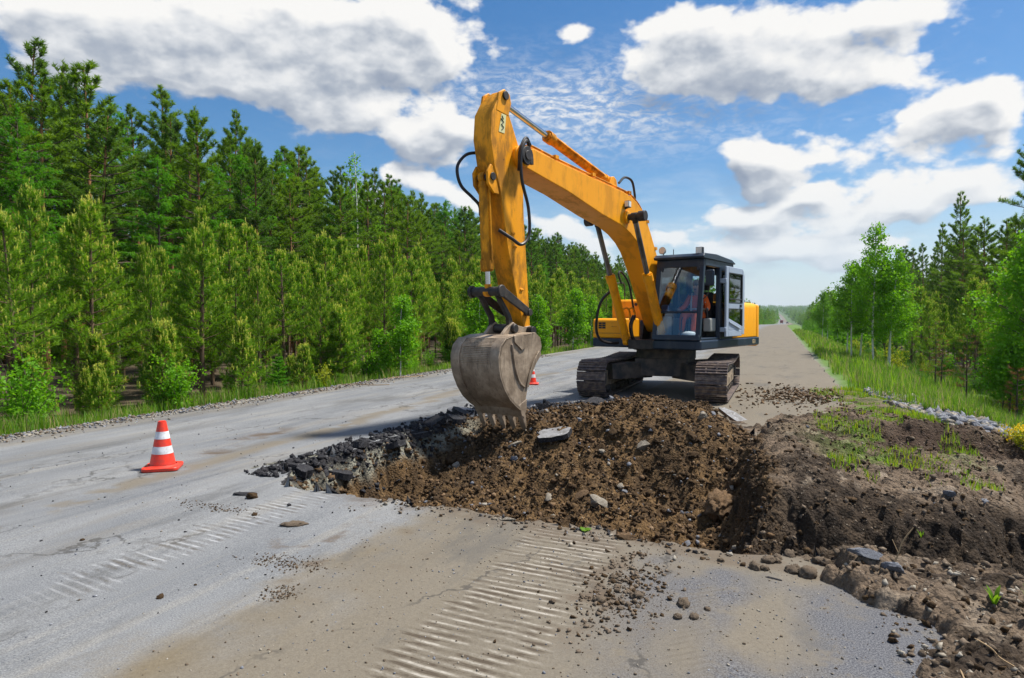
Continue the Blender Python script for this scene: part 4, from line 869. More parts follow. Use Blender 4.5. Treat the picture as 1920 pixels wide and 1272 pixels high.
# ------------------------------------------------------------------ the operator
PER=empty('person',(0,0,0),0,'person in an orange hi-vis jacket seated in the excavator cab','person'); PER.parent=None
PER.location=EXC.matrix_world@Vector((0,0,0)) if False else Vector((-2.42,15.2,0)); PER.rotation_euler=(0,0,R_(-105))
def skinfig(name,nodes,edges,mat,parent,sub=2):
    me=bpy.data.meshes.new(name); me.from_pydata([n[0] for n in nodes],edges,[]); me.materials.append(MT[mat]); o=bpy.data.objects.new(name,me); COL.objects.link(o); o.parent=parent
    sk_=o.modifiers.new('skin','SKIN'); sk_.use_smooth_shade=True
    for i,n in enumerate(nodes): me.skin_vertices[0].data[i].radius=(n[1],n[2] if len(n)>2 else n[1]); me.skin_vertices[0].data[i].use_root=(i==0)
    o.modifiers.new('sub','SUBSURF').levels=sub; o.modifiers['sub'].render_levels=sub; return o
px_,py_=.26,.84
body=[((px_-.02,py_,1.72),.13),((px_,py_,1.86),.13),((px_+.02,py_,2.02),.135),((px_+.03,py_,2.13),.085),((px_+.05,py_,2.19),.055),((px_+.07,py_,2.27),.075),((px_+.075,py_,2.36),.088),((px_+.07,py_,2.44),.065),
 ((px_+.02,py_-.17,2.10),.065),((px_+.12,py_-.25,1.90),.05),((px_+.30,py_-.31,1.84),.038),((px_+.36,py_-.32,1.85),.03),
 ((px_+.02,py_+.17,2.10),.065),((px_+.10,py_+.27,1.90),.05),((px_+.28,py_+.32,1.84),.038),((px_+.35,py_+.33,1.85),.03),
 ((px_+.10,py_-.12,1.71),.09),((px_+.46,py_-.13,1.73),.07),((px_+.56,py_-.13,1.36),.05),((px_+.70,py_-.13,1.30),.04),
 ((px_+.10,py_+.12,1.71),.09),((px_+.46,py_+.13,1.73),.07),((px_+.56,py_+.13,1.36),.05),((px_+.70,py_+.13,1.30),.04)]
ed=[(0,1),(1,2),(2,3),(3,4),(4,5),(5,6),(6,7),(2,8),(8,9),(9,10),(10,11),(2,12),(12,13),(13,14),(14,15),(0,16),(16,17),(17,18),(18,19),(0,20),(20,21),(21,22),(22,23)]
b0=skinfig('body',body,ed,'skin',PER)
jk=[body[i] for i in(0,1,2,3)]; jk=[(p,r*1.14) for p,r in jk]
for i in(8,9,10,12,13,14): jk.append((body[i][0],body[i][1]*1.22))
skinfig('jacket',jk,[(0,1),(1,2),(2,3),(2,4),(4,5),(5,6),(2,7),(7,8),(8,9)],'vest',PER)
lg_=[((px_-.02,py_,1.70),.14)]+[(body[i][0],body[i][1]*1.2) for i in(16,17,18,20,21,22)]
skinfig('work_trousers',lg_,[(0,1),(1,2),(2,3),(0,4),(4,5),(5,6)],'vest',PER)
hh=MB(); hh.ball((px_+.055,py_,2.40),(.105,.092,.10),seg=14,rings=9); hh.build('hair','hair',PER,0)
fc=MB(); fc.ball((px_+.158,py_,2.325),(.022,.016,.028)); fc.build('nose','skin',PER,0)
for s in(-1,1): fc=MB(); fc.ball((px_+.145,py_+s*.034,2.36),(.014,.016,.010)); fc.build('eye','hair',PER,0)
fc=MB(); fc.box((px_+.148,py_,2.275),(.012,.05,.010)); fc.build('mouth','hair',PER,0)
tp=MB(); 
for s in(-1,1): tp.tube([(px_-.13,py_+s*.09,1.95),(px_-.10,py_+s*.10,2.17),(px_+.06,py_+s*.10,2.19),(px_+.17,py_+s*.08,2.0),(px_+.17,py_+s*.08,1.8)],.018,6)
tp.tube([(px_-.15,py_-.1,1.86),(px_-.15,py_+.1,1.86),(px_,py_+.17,1.86),(px_+.15,py_+.1,1.86),(px_+.15,py_-.1,1.86),(px_,py_-.17,1.86),(px_-.15,py_-.1,1.86)],.018,6)
for s in(-1,1): tp.tube([(px_+.06,py_+s*.15,1.96),(px_+.12,py_+s*.22,2.0),(px_+.10,py_+s*.29,1.96),(px_+.04,py_+s*.28,1.92),(px_+.05,py_+s*.2,1.9)],.014,6)
tp.build('reflective_tape','reflect',PER,0)

# ------------------------------------------------------------------ cones
def cone(x,y,label,rz=0):
    z=float(rough_road(*A_([x],[y]))[0])+.006
    c=empty('traffic_cone',(x,y,z),rz,label,'traffic cone','traffic cones on the road')
    c.scale=(.89,.89,.89); H=.57
    def rad(t): return .148+(.040-.148)*t
    b=MB(); b.slab(rounded(-.205,.205,-.205,.205,.06,4),0,.045); b.tube([(0,0,.045),(0,0,.06)],[.185,.160],28,cap=False); b.build('base','cone',c,.010)
    segs=[(.06,.195,'cone','body'),(.195,.285,'cone_white','white_band'),(.285,.375,'cone','body'),(.375,.465,'cone_white','white_band'),(.465,.585,'cone','body')]
    for z0,z1,mt,nm in segs:
        t0=(z0-.05)/H;t1=(z1-.05)/H; g=.0015 if mt=='cone_white' else 0
        b=MB(); b.tube([(0,0,z0),(0,0,z1)]+([(0,0,z1+.006),(0,0,z1-.05)] if nm=='body' and z1>.5 else []),[rad(t0)+g,rad(t1)+g]+([rad(t1)-.008,.022] if nm=='body' and z1>.5 else []),28,cap=False); b.build(nm,mt,c,0,smooth=50)
    return c
cone(-6.28,5.22,'red and white traffic cone standing alone on the near asphalt, left of the hole',R_(38))
cone(-5.78,15.45,'red and white traffic cone half hidden behind the excavator bucket',R_(20))

# ------------------------------------------------------------------ foliage
def unit(v): return v/np.maximum(np.linalg.norm(v,axis=-1,keepdims=True),1e-9)
def needles(P0,P1,n,length,width,fwd,rng,up=0.):
    P0=np.asarray(P0);P1=np.asarray(P1); S_=len(P0); t=rng.random((S_,n,1))**.8
    ax=unit(P1-P0)[:,None,:]; base=P0[:,None,:]+(P1-P0)[:,None,:]*t
    r=rng.normal(size=(S_,n,3)); r=unit(r-ax*(r*ax).sum(-1,keepdims=True))
    d=unit(ax*fwd+r*math.sqrt(max(0,1-fwd*fwd))+np.array([0,0,up]))
    L=length*(.65+.7*rng.random((S_,n,1))); tip=base+d*L
    sd=unit(np.cross(d,rng.normal(size=(S_,n,3))))*width*.5
    return np.stack([base-sd,base+sd,tip],2).reshape(-1,3)
def leaves(C,size,rng,n,spread,droop=.3):
    C=np.repeat(np.asarray(C),n,0); N=len(C); c=C+rng.normal(size=(N,3))*spread
    d=unit(rng.normal(size=(N,3))+np.array([0,0,-droop])); s=unit(np.cross(d,rng.normal(size=(N,3)))); L=size*(.6+.8*rng.random((N,1)))
    return np.stack([c,c+d*L*.5+s*L*.38,c+d*L,c+d*L*.5-s*L*.38],1).reshape(-1,3)
def tri_mesh(name,parts,k=3):
    V=np.concatenate([p for p,_ in parts]); mi=np.concatenate([np.full(len(p)//k,i) for i,(p,_) in enumerate(parts)])
    return mk(name,V,np.arange(len(V)).reshape(-1,k),[MT[m_] for _,m_ in parts],mi,link=False)
def wood_mesh(name,tubes,mats):
    b=MB()
    for path,r,n,m_ in tubes: b.tube(path,r,n,m_,cap=False)
    me=bpy.data.meshes.new(name); me.from_pydata([tuple(p) for p in b.v],[],b.f)
    for q in mats: me.materials.append(MT[q])
    me.polygons.foreach_set('material_index',b.m); me.shade_smooth(); me.update(); return me
def curve(p0,az,el0,el1,L,k=4):
    P=[np.array(p0,float)]
    for i in range(k):
        e=el0+(el1-el0)*(i+.5)/k; P.append(P[-1]+np.array([math.cos(az)*math.cos(e),math.sin(az)*math.cos(e),math.sin(e)])*L/k)
    return P
def young_pine(seed,h,dense=1.0,brownish=0,bare=.10,nl=.095,nw=.013):
    rng=np.random.default_rng(seed); T=[];A=[];B=[];CA=[];CB_=[]
    lean=rng.normal(size=2)*.02*h; tr=[(lean[0]*t*t,lean[1]*t*t,h*t) for t in np.linspace(0,.97,7)]
    T.append((tr,[h*.0135*(1-t*.85)+.004 for t in np.linspace(0,1,7)],6,0))
    z=h*bare; w=0
    while z<h*.955:
        t=z/h; L=(h*.29*(1-t)**.80+.06)*(.45+.55*min(1,t/.26)) ; nb=rng.integers(4,7); a0=rng.random()*6.28
        for k in range(nb):
            Lk=L*rng.uniform(.72,1.15); az_=a0+k*6.283/nb+rng.normal()*.2; e0=R_(3+30*t+rng.normal()*7); e1=R_(22+45*t+rng.normal()*9)
            c0=(lean[0]*t*t,lean[1]*t*t,z+rng.normal()*.02*h*.1); P=curve(c0,az_,e0,e1,Lk)
            T.append((P,[.004+.012*Lk*(1-i/4) for i in range(5)],3,0))
            for i in range(1,4): A.append(P[i]); B.append(P[i+1])
            m_=max(2,int(Lk/.085*dense))
            for q in range(m_):
                f=.25+.75*(q+.5)/m_; i=min(3,int(f*4)); u=f*4-i; b0=P[i]*(1-u)+P[i+1]*u
                l=(.10+.16*Lk*(1-f*.55))*rng.uniform(.7,1.3); da=rng.choice([-1,1])*rng.uniform(.5,1.1); e=e0+(e1-e0)*f+R_(rng.uniform(2,30))
                d=np.array([math.cos(az_+da)*math.cos(e),math.sin(az_+da)*math.cos(e),math.sin(e)]); A.append(b0); B.append(b0+d*l)
                if rng.random()<-.05+.75*t: CA.append(b0+d*l); CB_.append(b0+d*l+np.array([d[0]*.02,d[1]*.02,1])*rng.uniform(.05,.11))
            if rng.random()<.15+t: CA.append(P[4]); CB_.append(P[4]+np.array([0,0,1])*rng.uniform(.05,.16))
        z+=h*.062*(1-.35*t)*rng.uniform(.85,1.15); w+=1
    top=np.array(tr[-1]); 
    for q in range(6): A.append(top-np.array([0,0,.06*q])); B.append(top-np.array([0,0,.06*q-.10]))
    CA.append(top); CB_.append(top+np.array([0,0,.055*h+.08]))
    for q in range(5): 
        a=q*1.26; CA.append(top+np.array([0,0,-.02])); CB_.append(top+np.array([math.cos(a)*.05,math.sin(a)*.05,.10+.02*h]))
    nd_=needles(A,B,int(18*dense),nl*1.1,nw*1.05,.62,rng,.12); cd=needles(CA,CB_,15,.045,.014,.85,rng,.2)
    parts=[(nd_,'pine_young'),(cd,'candle')]
    if brownish: 
        k=int(len(A)*brownish); ii=rng.choice(len(A),k); parts.append((needles(np.array(A)[ii],np.array(B)[ii],12,nl,nw,.6,rng),'deadneedle'))
    return wood_mesh('young_pine_trunk',T,['bark_twig']),tri_mesh('young_pine_crown',parts)
def tall_pine(seed,h,mat='pine_tall',clear=.38,spread=.16,bark='bark_orange'):
    rng=np.random.default_rng(seed); T=[];A=[];B=[]
    lean=rng.normal(size=2)*.015*h; tr=[(lean[0]*t*t+.05*math.sin(5*t+seed),lean[1]*t*t,h*t) for t in np.linspace(0,.985,10)]
    T.append((tr,[h*.0100*(1-t*.9)+.008 for t in np.linspace(0,1,10)],7,0))
    z=h*clear*.5
    while z<h*clear:                                   # dead stubs on the bole
        a=rng.random()*6.28; T.append((curve((0,0,z),a,R_(rng.uniform(-20,15)),R_(0),rng.uniform(.4,1.1),2),[.014,.009,.004],3,1)); z+=h*.03*rng.uniform(.6,1.6)
    z=h*clear; miss=.12
    while z<h*.975:
        t=(z/h-clear)/(1-clear); prof=min(1,.6+t*2.2)*(1-t)**.82; L=h*spread*prof+.16; nb=rng.integers(3,6); a0=rng.random()*6.28
        tt=z/h
        for k in range(nb):
            if rng.random()<miss: continue
            Lk=L*rng.uniform(.6,1.2); az_=a0+k*6.283/nb+rng.normal()*.3; e0=R_(-4+40*t+rng.normal()*8); e1=R_(18+48*t+rng.normal()*10)
            P=curve((lean[0]*tt*tt,lean[1]*tt*tt,z+rng.normal()*.08),az_,e0,e1,Lk); T.append((P,[.008+.018*Lk*(1-i/4) for i in range(5)],3,1))
            m_=max(3,int(Lk/.12))
            for q in range(m_):
                f=.30+.70*(q+.5)/m_; i=min(3,int(f*4)); u=f*4-i; b0=P[i]*(1-u)+P[i+1]*u
                for sgn in(-1,1):
                    l=(.16+.22*Lk*(1.1-f))*rng.uniform(.6,1.25); da=sgn*rng.uniform(.4,1.15); e=e0+(e1-e0)*f+R_(rng.uniform(5,40))
                    d=np.array([math.cos(az_+da)*math.cos(e),math.sin(az_+da)*math.cos(e),math.sin(e)]); A.append(b0+d*l*.25); B.append(b0+d*l)
            A.append(P[3]); B.append(P[4]+unit(P[4]-P[3])*.08)
        z+=h*.031*rng.uniform(.75,1.3)
    top=np.array(tr[-1])
    for q in range(5): A.append(top-np.array([0,0,.1*q])); B.append(top-np.array([0,0,.1*q-.2]))
    return wood_mesh('pine_trunk',T,[bark,'bark_dark']),tri_mesh('pine_crown',[(needles(A,B,16,.155,.028,.55,rng,.15),mat)])
def larch(seed,h):
    rng=np.random.default_rng(seed); T=[];A=[];B=[]
    tr=[(.04*math.sin(4*t+seed),0,h*t*.985) for t in np.linspace(0,1,8)]; T.append((tr,[h*.011*(1-t*.95)+.006 for t in np.linspace(0,1,8)],7,0)); z=h*.28
    while z<h*.97:
        t=(z/h-.28)/.72; L=h*.24*min(1,.6+t*2)*(1-t)**.8+.15
        for k in range(rng.integers(2,5)):
            az_=rng.random()*6.28; Lk=L*rng.uniform(.6,1.2); P=curve((0,0,z+rng.normal()*.1),az_,R_(10+25*t),R_(-18+40*t),Lk); T.append((P,[.006+.014*Lk*(1-i/4) for i in range(5)],3,0))
            m_=max(3,int(Lk/.075))
            for q in range(m_):
                f=.2+.8*(q+.5)/m_; i=min(3,int(f*4)); u=f*4-i; b0=P[i]*(1-u)+P[i+1]*u; l=rng.uniform(.15,.42)*(1.15-.5*t); da=rng.choice([-1,1])*rng.uniform(.5,1.2); e=R_(rng.uniform(-60,5))
                A.append(b0); B.append(b0+np.array([math.cos(az_+da)*math.cos(e),math.sin(az_+da)*math.cos(e),math.sin(e)])*l)
        z+=h*.022*rng.uniform(.7,1.3)
    for q in range(14): a=rng.random()*6.28; z0=h*(.90+.085*q/13); A.append((tr[-1][0],0,z0)); B.append((tr[-1][0]+math.cos(a)*.22*(1.05-q/14),math.sin(a)*.22*(1.05-q/14),z0+.16))
    return wood_mesh('larch_trunk',T,['bark_dark']),tri_mesh('larch_crown',[(needles(A,B,20,.10,.028,.55,rng),'larch')])
def birch(seed,h,leaf=.065,trunks=1,clear=.22,spread=.22,mat='birch',n=5,width=1.,bark='bark_birch',dens=1.,lift=25):
    rng=np.random.default_rng(seed); T=[];C=[]
    for s_ in range(trunks):
        ox,oy=(rng.normal(size=2)*.10*trunks if trunks>1 else (0,0)); la=rng.random()*6.28; ll=rng.uniform(.02,.09)*h*(1.6 if trunks>1 else .7); hh=h*rng.uniform(.75,1) if s_ else h
        tp=lambda t:np.array([ox+math.cos(la)*ll*t*t+.02*h*math.sin(6*t+seed)*.3,oy+math.sin(la)*ll*t*t,hh*t])
        tr=[tp(t) for t in np.linspace(0,1,9)]; T.append((tr,[hh*.0085*width*(1-t*.92)+.004 for t in np.linspace(0,1,9)],7,0))
        z=clear
        while z<.985:
            t=(z-clear)/(1-clear); L=hh*spread*min(1,.5+2.2*t)*(1-t)**.75+.08
            az_=rng.random()*6.28; Lk=L*rng.uniform(.6,1.25); P=curve(tp(z),az_,R_(lift+20+rng.normal()*10),R_(lift-20+25*t+rng.normal()*12),Lk); T.append((P,[.004+.009*Lk*width*(1-i/4) for i in range(5)],3,1))
            m_=max(3,int(Lk/.06*dens))
            for q in range(m_):
                f=.2+.8*(q+.5)/m_; i=min(3,int(f*4)); u=f*4-i; b0=P[i]*(1-u)+P[i+1]*u; a=az_+rng.uniform(-1.5,1.5); e=R_(rng.uniform(-45,45)); l=rng.uniform(.03,.30)*(.35+.65*Lk)
                C.append(b0+np.array([math.cos(a)*math.cos(e),math.sin(a)*math.cos(e),math.sin(e)])*l)
            z+=.016/max(.4,dens)*rng.uniform(.6,1.4)*(3/max(h,2.2))**.35
    return wood_mesh('birch_trunk',T,[bark,'bark_dark']),tri_mesh('birch_crown',[(leaves(C,leaf,rng,n,leaf*.75),mat)],4)
def shrub(seed,h,w,leaf=.05,mat='shrub',n=6,stems=9,bark='bark_dark',dens=1.,extra=[]):
    rng=np.random.default_rng(seed); T=[];C=[]
    for k in range(stems):
        a=rng.random()*6.28; hh=h*rng.uniform(.55,1); P=curve((rng.normal()*.05,rng.normal()*.05,0),a,R_(rng.uniform(60,88)),R_(rng.uniform(35,75)),hh*1.15,5); sc=w/(h*.6)
        P=[np.array([p[0]*sc,p[1]*sc,p[2]]) for p in P]; T.append((P,[.011*(1-i/6)*h**.5 for i in range(6)],4,0))
        for q in range(int(22*dens)):
            f=.18+.82*rng.random(); i=min(4,int(f*5)); u=f*5-i; b0=P[i]*(1-u)+P[i+1]*u; C.append(b0+rng.normal(size=3)*np.array([.13*w,.13*w,.08*h]))
    C=np.array(C); C[:,2]=np.maximum(C[:,2],.03)
    return wood_mesh('shrub_stems',T,[bark]),tri_mesh('shrub_leaves',[(leaves(C,leaf,rng,n,leaf*.9,.1),mat)]+extra,4)
def spruce_sapling(seed,h):
    rng=np.random.default_rng(seed); T=[([(0,0,0),(0,0,h)],[.018,.004],6,0)];A=[];B=[]
    z=.06*h
    while z<h*.95:
        t=z/h; L=h*.38*(1-t)**.9+.03
        for k in range(6):
            az_=rng.random()*6.28; P=curve((0,0,z),az_,R_(5+20*t),R_(25+30*t),L*rng.uniform(.7,1.1)); T.append((P,[.007,.006,.005,.004,.002],3,0))
            for i in range(4): A.append(P[i]);B.append(P[i+1])
            for q in range(6):
                f=.3+.7*rng.random(); i=min(3,int(f*4)); b0=P[i]; da=rng.choice([-1,1])*.8; A.append(b0);B.append(b0+np.array([math.cos(az_+da),math.sin(az_+da),.35])*L*.35)
        z+=.09*h
    A.append((0,0,h*.85));B.append((0,0,h*1.12))
    return wood_mesh('sapling_stem',T,['bark_dark']),tri_mesh('sapling_crown',[(needles(A,B,18,.035,.010,.6,rng),'larch')])
def bare_pine(seed,h,green=.35):
    rng=np.random.default_rng(seed); T=[([(0,0,0),(.02,.01,h*.5),(0,.02,h)],[.028,.02,.006],6,0)];A=[];B=[];D=[];E_=[]
    for z in np.linspace(.32,.97,9):
        for k in range(4):
            az_=rng.random()*6.28; L=h*.19*(1.15-z)+.10; P=curve((0,0,h*z),az_,R_(-5+40*(z-.3)),R_(15+40*(z-.3)),L*rng.uniform(.6,1.2)); T.append((P,[.009,.007,.006,.004,.003],3,0))
            for q in range(5):
                b0=P[rng.integers(2,5)]; d=np.array([math.cos(az_+rng.normal()*.6),math.sin(az_+rng.normal()*.6),.5]); tgt=(A,B) if rng.random()<green*(.3+z) else (D,E_)
                tgt[0].append(b0); tgt[1].append(b0+d*.09)
    pr=[(needles(A,B,16,.075,.011,.6,rng),'pine_young'),(needles(D,E_,7,.07,.010,.6,rng),'deadneedle')]
    return wood_mesh('bare_pine_trunk',T,['bark_dark']),tri_mesh('bare_pine_crown',pr)
CF=np.array([-math.sin(R_(YAW)),math.cos(R_(YAW))]); CR=np.array([math.cos(R_(YAW)),math.sin(R_(YAW))])
def inview(x,y,mar=.9,pad=2.0): d=x*CF[0]+y*CF[1]; c=x*CR[0]+y*CR[1]; return d>1 and abs(c)<d*mar+pad
def gz(x,y): 
    return float(earth([x],[y])[0]) if (PX0<x<PX1 and PY0<y<PY1) else float(hg([x],[y])[0])
NTREE=[0]
def plant(name,proto,x,y,sc=1,rz=0,label=None,cat='tree',group=None,sink=.03,parts=('trunk','crown'),lean=(0,0),z=None):
    e=empty(name,(x,y,(gz(x,y) if z is None else z)-sink),rz,label,cat,group); w=1+.22*math.sin(x*12.9+y*7.3); e.scale=(sc*w,sc*w,sc) if name in('young_pine','tall_pine') else (sc,)*3; e.rotation_euler=(lean[0],lean[1],rz)
    for nm,me in zip(parts,proto):
        o=bpy.data.objects.new(nm,me); COL.objects.link(o); o.parent=e
    NTREE[0]+=1; return e
rg=random.Random(7)
YP=[young_pine(100+i,4.3,1.0,.04 if i%3==0 else 0,[.10,.34,.20,.40,.28][i%5]) for i in range(10)]
TP=[tall_pine(200+i,12.0,['pine_tall','pine_tall','pine_blue'][i%3],clear=[.40,.30,.46,.36,.52][i%5],spread=[.18,.20,.16,.19][i%4]) for i in range(9)]
TF=[tall_pine(240+i,10.0,['pine_tall','pine_tall','pine_blue'][i%3],clear=[.52,.60,.56,.48,.62,.54][i],spread=[.155,.14,.17,.135,.15,.165][i]) for i in range(6)]
LA=[larch(300+i,11.0) for i in range(3)]
BI_=[birch(400+i,10.5,.10,1,.30,.19,'birch',4,dens=.8) for i in range(2)]
# young belt left of the road
y=2.5
GY='young pines along the left roadside'; GT='tall pines behind the left roadside belt'
LY='young pine with pale candle tips in the dense belt beside the left road edge'
while y<78:
    step=1.12+.016*y; x=-12.5-.2*math.sin(y*.7)
    row=0
    while x>-18.2:
        X_=x+rg.uniform(-.45,.45); Y_=y+rg.uniform(-.5,.5)
        if inview(X_,Y_) and not (row>2 and rg.random()<.25) and not (row==0 and rg.random()<.38):
            s=rg.uniform(.74,1.14)*(.86+.14*min(1,Y_/26))*(.72 if row==0 and rg.random()<.45 else 1)*(1+.0018*Y_)*(1.0+.04*min(row,2))
            plant('young_pine',YP[rg.randrange(10)],X_,Y_,s,rg.uniform(0,6.28),LY,'pine tree',GY)
        x-=step*1.05; row+=1
    y+=step
# tall wood behind it
LT='tall dark pine with bare orange trunk behind the young pine belt on the left'
x=-18.6; row=0
while x>-34:
    y=4+rg.uniform(0,2)
    while y<128:
        X_=x+rg.uniform(-1,1); Y_=y+rg.uniform(-.9,.9)
        if inview(X_,Y_): 
            r=rg.random(); s=[rg.uniform(.60,.76),rg.uniform(.70,.86),rg.uniform(.82,.98),rg.uniform(.92,1.08),rg.uniform(.98,1.14)][min(row,4)]*(.90 if Y_<15 else 1)
            if row<4 and r<.16: plant('larch',LA[rg.randrange(3)],X_,Y_,s*1.02,rg.uniform(0,6.28),'bright green larch with drooping branches among the dark pines on the left','larch tree','larches in the left wood')
            elif row<3: plant('tall_pine',TF[rg.randrange(6)],X_,Y_,s*1.18,rg.uniform(0,6.28),LT,'pine tree',GT)
            else: plant('tall_pine',TP[rg.randrange(9)],X_,Y_,s,rg.uniform(0,6.28),LT,'pine tree',GT)
        y+=(1.9+.16*row)*(1+.012*y)*rg.uniform(.75,1.25)
    x-=2.5; row+=1
for (x,y,s,lb) in((-20.5,12.4,.74,'large bright green larch in the front of the tall wood, nearest the left edge'),(-19.8,20.2,.80,'broad bright green larch in the middle of the tall wood on the left'),(-19.2,18.2,.72,'slimmer bright green larch beside the broad one in the left wood')): plant('larch',LA[1],x,y,s,x,lb,'larch tree')
plant('birch',BI_[0],-20.2,28.4,1.02,1,'tall light green birch with a white trunk among the dark pines on the left','birch tree'); plant('birch',BI_[1],-19,48,.62,2,'rounded bright green birch showing over the young pines left of the bucket','birch tree')
# birch saplings, shrubs and small conifers on the left verge
SB=[birch(500+i,2.4,.075,1,.10,.27,'birch',9,width=.9,dens=1.2) for i in range(3)]
SH=[shrub(520+i,1.3,.65,.055,'birch',6,11) for i in range(3)]
SM=[young_pine(540+i,1.7,.9,.1,.05,.07,.012) for i in range(3)]
def one(name,p,x,y,s,lb,cat,parts=('trunk','crown')): return plant(name,p,x,y,s,x*3+y,lb,cat,None,.02,parts)
one('birch_bush',SH[0],-11.35,6.9,1.12,'bright green leafy birch bush by the left road edge, on a slanting stem','bush',('stem','leaves'))
one('young_pine',SM[0],-12.0,8.6,.55,'knee-high pine with several reddish bare stems beside the left gravel edge','pine tree')
one('shrub',SH[1],-11.5,10.0,.98,'wide bright green leafy shrub on the verge behind the near traffic cone','bush',('stem','leaves'))
one('young_pine',SM[1],-11.4,11.6,1.05,'slim young pine with a clear leader standing alone in front of the belt','pine tree')
one('spruce_sapling',spruce_sapling(560,1.05),-11.5,12.9,1.0,'small fresh green larch sapling with a pointed tip on the left verge','sapling')
one('young_pine',SM[2],-11.6,13.9,.72,'small bushy pine next to the fresh green sapling','pine tree')
one('shrub',shrub(570,.75,.3,.05,'yellowgreen',5,6),-11.0,14.0,1.0,'thin yellow-leaved shrub at the edge of the left gravel','bush',('stem','leaves'))
one('young_pine',young_pine(571,2.3,1,0,.06,.085,.013),-11.6,15.6,1.0,'broad conical young pine in front of the belt, midway along the left verge','pine tree')
one('birch',SB[0],-10.5,16.9,1.0,'slender bright green birch sapling with a white stem on the left verge','birch tree')
one('birch',SB[1],-10.9,16.4,.62,'small bright birch sapling left of the slender one','birch tree')
one('shrub',SH[2],-11.2,16.2,.9,'leafy green shrub at the foot of the birch saplings','bush',('stem','leaves'))
one('birch',SB[2],-10.7,23.0,1.28,'bright green bushy birch just left of the excavator bucket','birch tree')
one('birch',SB[1],-10.5,29.2,1.15,'bright light green birch seen between the bucket and the left crawler track','birch tree')
one('birch',SB[0],-10.6,34.8,1.4,'green birch with a pale stem on the verge behind the left crawler track','birch tree')
one('birch',SB[2],-11,40,1.35,'green birch on the verge left of the excavator tool box','birch tree')
one('birch',SB[1],-11,47,1.7,'tall bright birch behind the excavator fuel tank','birch tree')
for i in range(14):
    yy=19+i*4.4+rg.uniform(-1,1); plant('shrub',SH[i%3],-11.0+rg.uniform(-.5,.3),yy,rg.uniform(.5,1.05),rg.uniform(0,6),'leafy green shrub on the grassy left verge further along the road','bush','shrubs on the left verge',.02,('stem','leaves'))
for i in range(30):
    yy=5.5+22*rg.random()**1.3; xx=-11.7-1.3*rg.random(); k=i%3
    if not inview(xx,yy): continue
    if k==0: plant('shrub',SH[i%2],xx,yy,rg.uniform(.4,.8),rg.uniform(0,6),'low leafy undergrowth at the foot of the young pines on the left','bush','undergrowth below the young pines',.02,('stem','leaves'))
    else: plant('young_pine',SM[i%3],xx,yy,rg.uniform(.5,1.15),rg.uniform(0,6),'low young pine filling the foot of the belt on the left verge','pine tree','low pines at the foot of the belt')
# right-hand side
GR='young pines in the wood right of the road'; GRT='tall pines in the wood right of the road'
LRY='young pine with a pointed crown at the front of the wood right of the road'; LRT='tall dark pine with a straight trunk in the wood right of the road'
x=8.2;row=0
while x<13:
    y=15
    while y<100:
        X_=x+rg.uniform(-.7,.7); Y_=y+rg.uniform(-.7,.7)
        if inview(X_,Y_,.80,1): plant('young_pine',YP[rg.randrange(10)],X_,Y_,rg.uniform(.85,1.25),rg.uniform(0,6.28),LRY,'pine tree',GR)
        y+=1.75*(1+.012*y)
    x+=1.5;row+=1
x=12.2;row=0
while x<27:
    y=18
    while y<150:
        X_=x+rg.uniform(-1,1); Y_=y+rg.uniform(-1.2,1.2)
        if inview(X_,Y_,.80,1): plant('tall_pine',TP[rg.randrange(9)],X_,Y_,rg.uniform(.72,.93),rg.uniform(0,6.28),LRT,'pine tree',GRT)
        y+=2.9*(1+.012*y)*rg.uniform(.8,1.2)
    x+=2.9;row+=1
plant('tall_pine',TP[0],12.0,41.5,1.10,2,'tall dark pine standing out above the wood, second from the right edge','pine tree'); plant('tall_pine',tall_pine(230,13.4,'pine_blue',.36,.17),13.6,38.0,1.0,1,'tallest dark pine of the right wood, cut by the right edge of the photo','pine tree'); plant('tall_pine',TP[3],12.0,57,1.02,4,'dark pine with an orange trunk above the birches on the right','pine tree')
# the birch clump right of the road
RB=[birch(600+i,6.4,.095,1,.24,.25,['birch','birch_dark'][i%2],6,width=.85,dens=1.15) for i in range(4)]
for k,(x,y,s,lb) in enumerate(((3.75,32.6,.98,'tallest birch of the clump right of the road, with a thick white trunk'),(3.0,33.9,.72,'leaning slim birch at the left of the white-trunked clump'),(4.3,32.3,.84,'birch with a mottled white trunk at the right of the clump'),(3.5,35.3,.84,'birch standing at the back of the white-trunked clump'),(3.05,36.6,.70,'thin birch whose white stem shows left of the clump'),(4.5,34.4,.80,'birch behind the right side of the white-trunked clump'))):
    plant('birch',RB[k%4],x,y,s,k*1.7,lb,'birch tree',None,.05,lean=(.04*(k%3-1),.05*((k+1)%3-1)))
for k,(x,y,s,lb) in enumerate(((3.5,66,.72,'first birch of the small distant group beside the road verge'),(4.1,69,.66,'second, lower birch of the small distant group beside the verge'),(4.6,64,.60,'low birch on the right of the small distant group'))): plant('birch',RB[(k+1)%4],x,y,s,k,lb,'birch tree')
NB=birch(620,5.2,.08,1,.25,.30,'birch',9,width=1.3,dens=1.2)
plant('birch',NB,6.6,23.3,1.12,1,'large light green birch cut by the right edge of the photo','birch tree')
plant('birch',birch(621,2.3,.085,3,.42,.34,'birch',8,bark='bark_dark',width=1.5),5.95,22.6,1.05,.4,'dark-stemmed leafy birch sapling in the hollow near the right edge','birch tree')
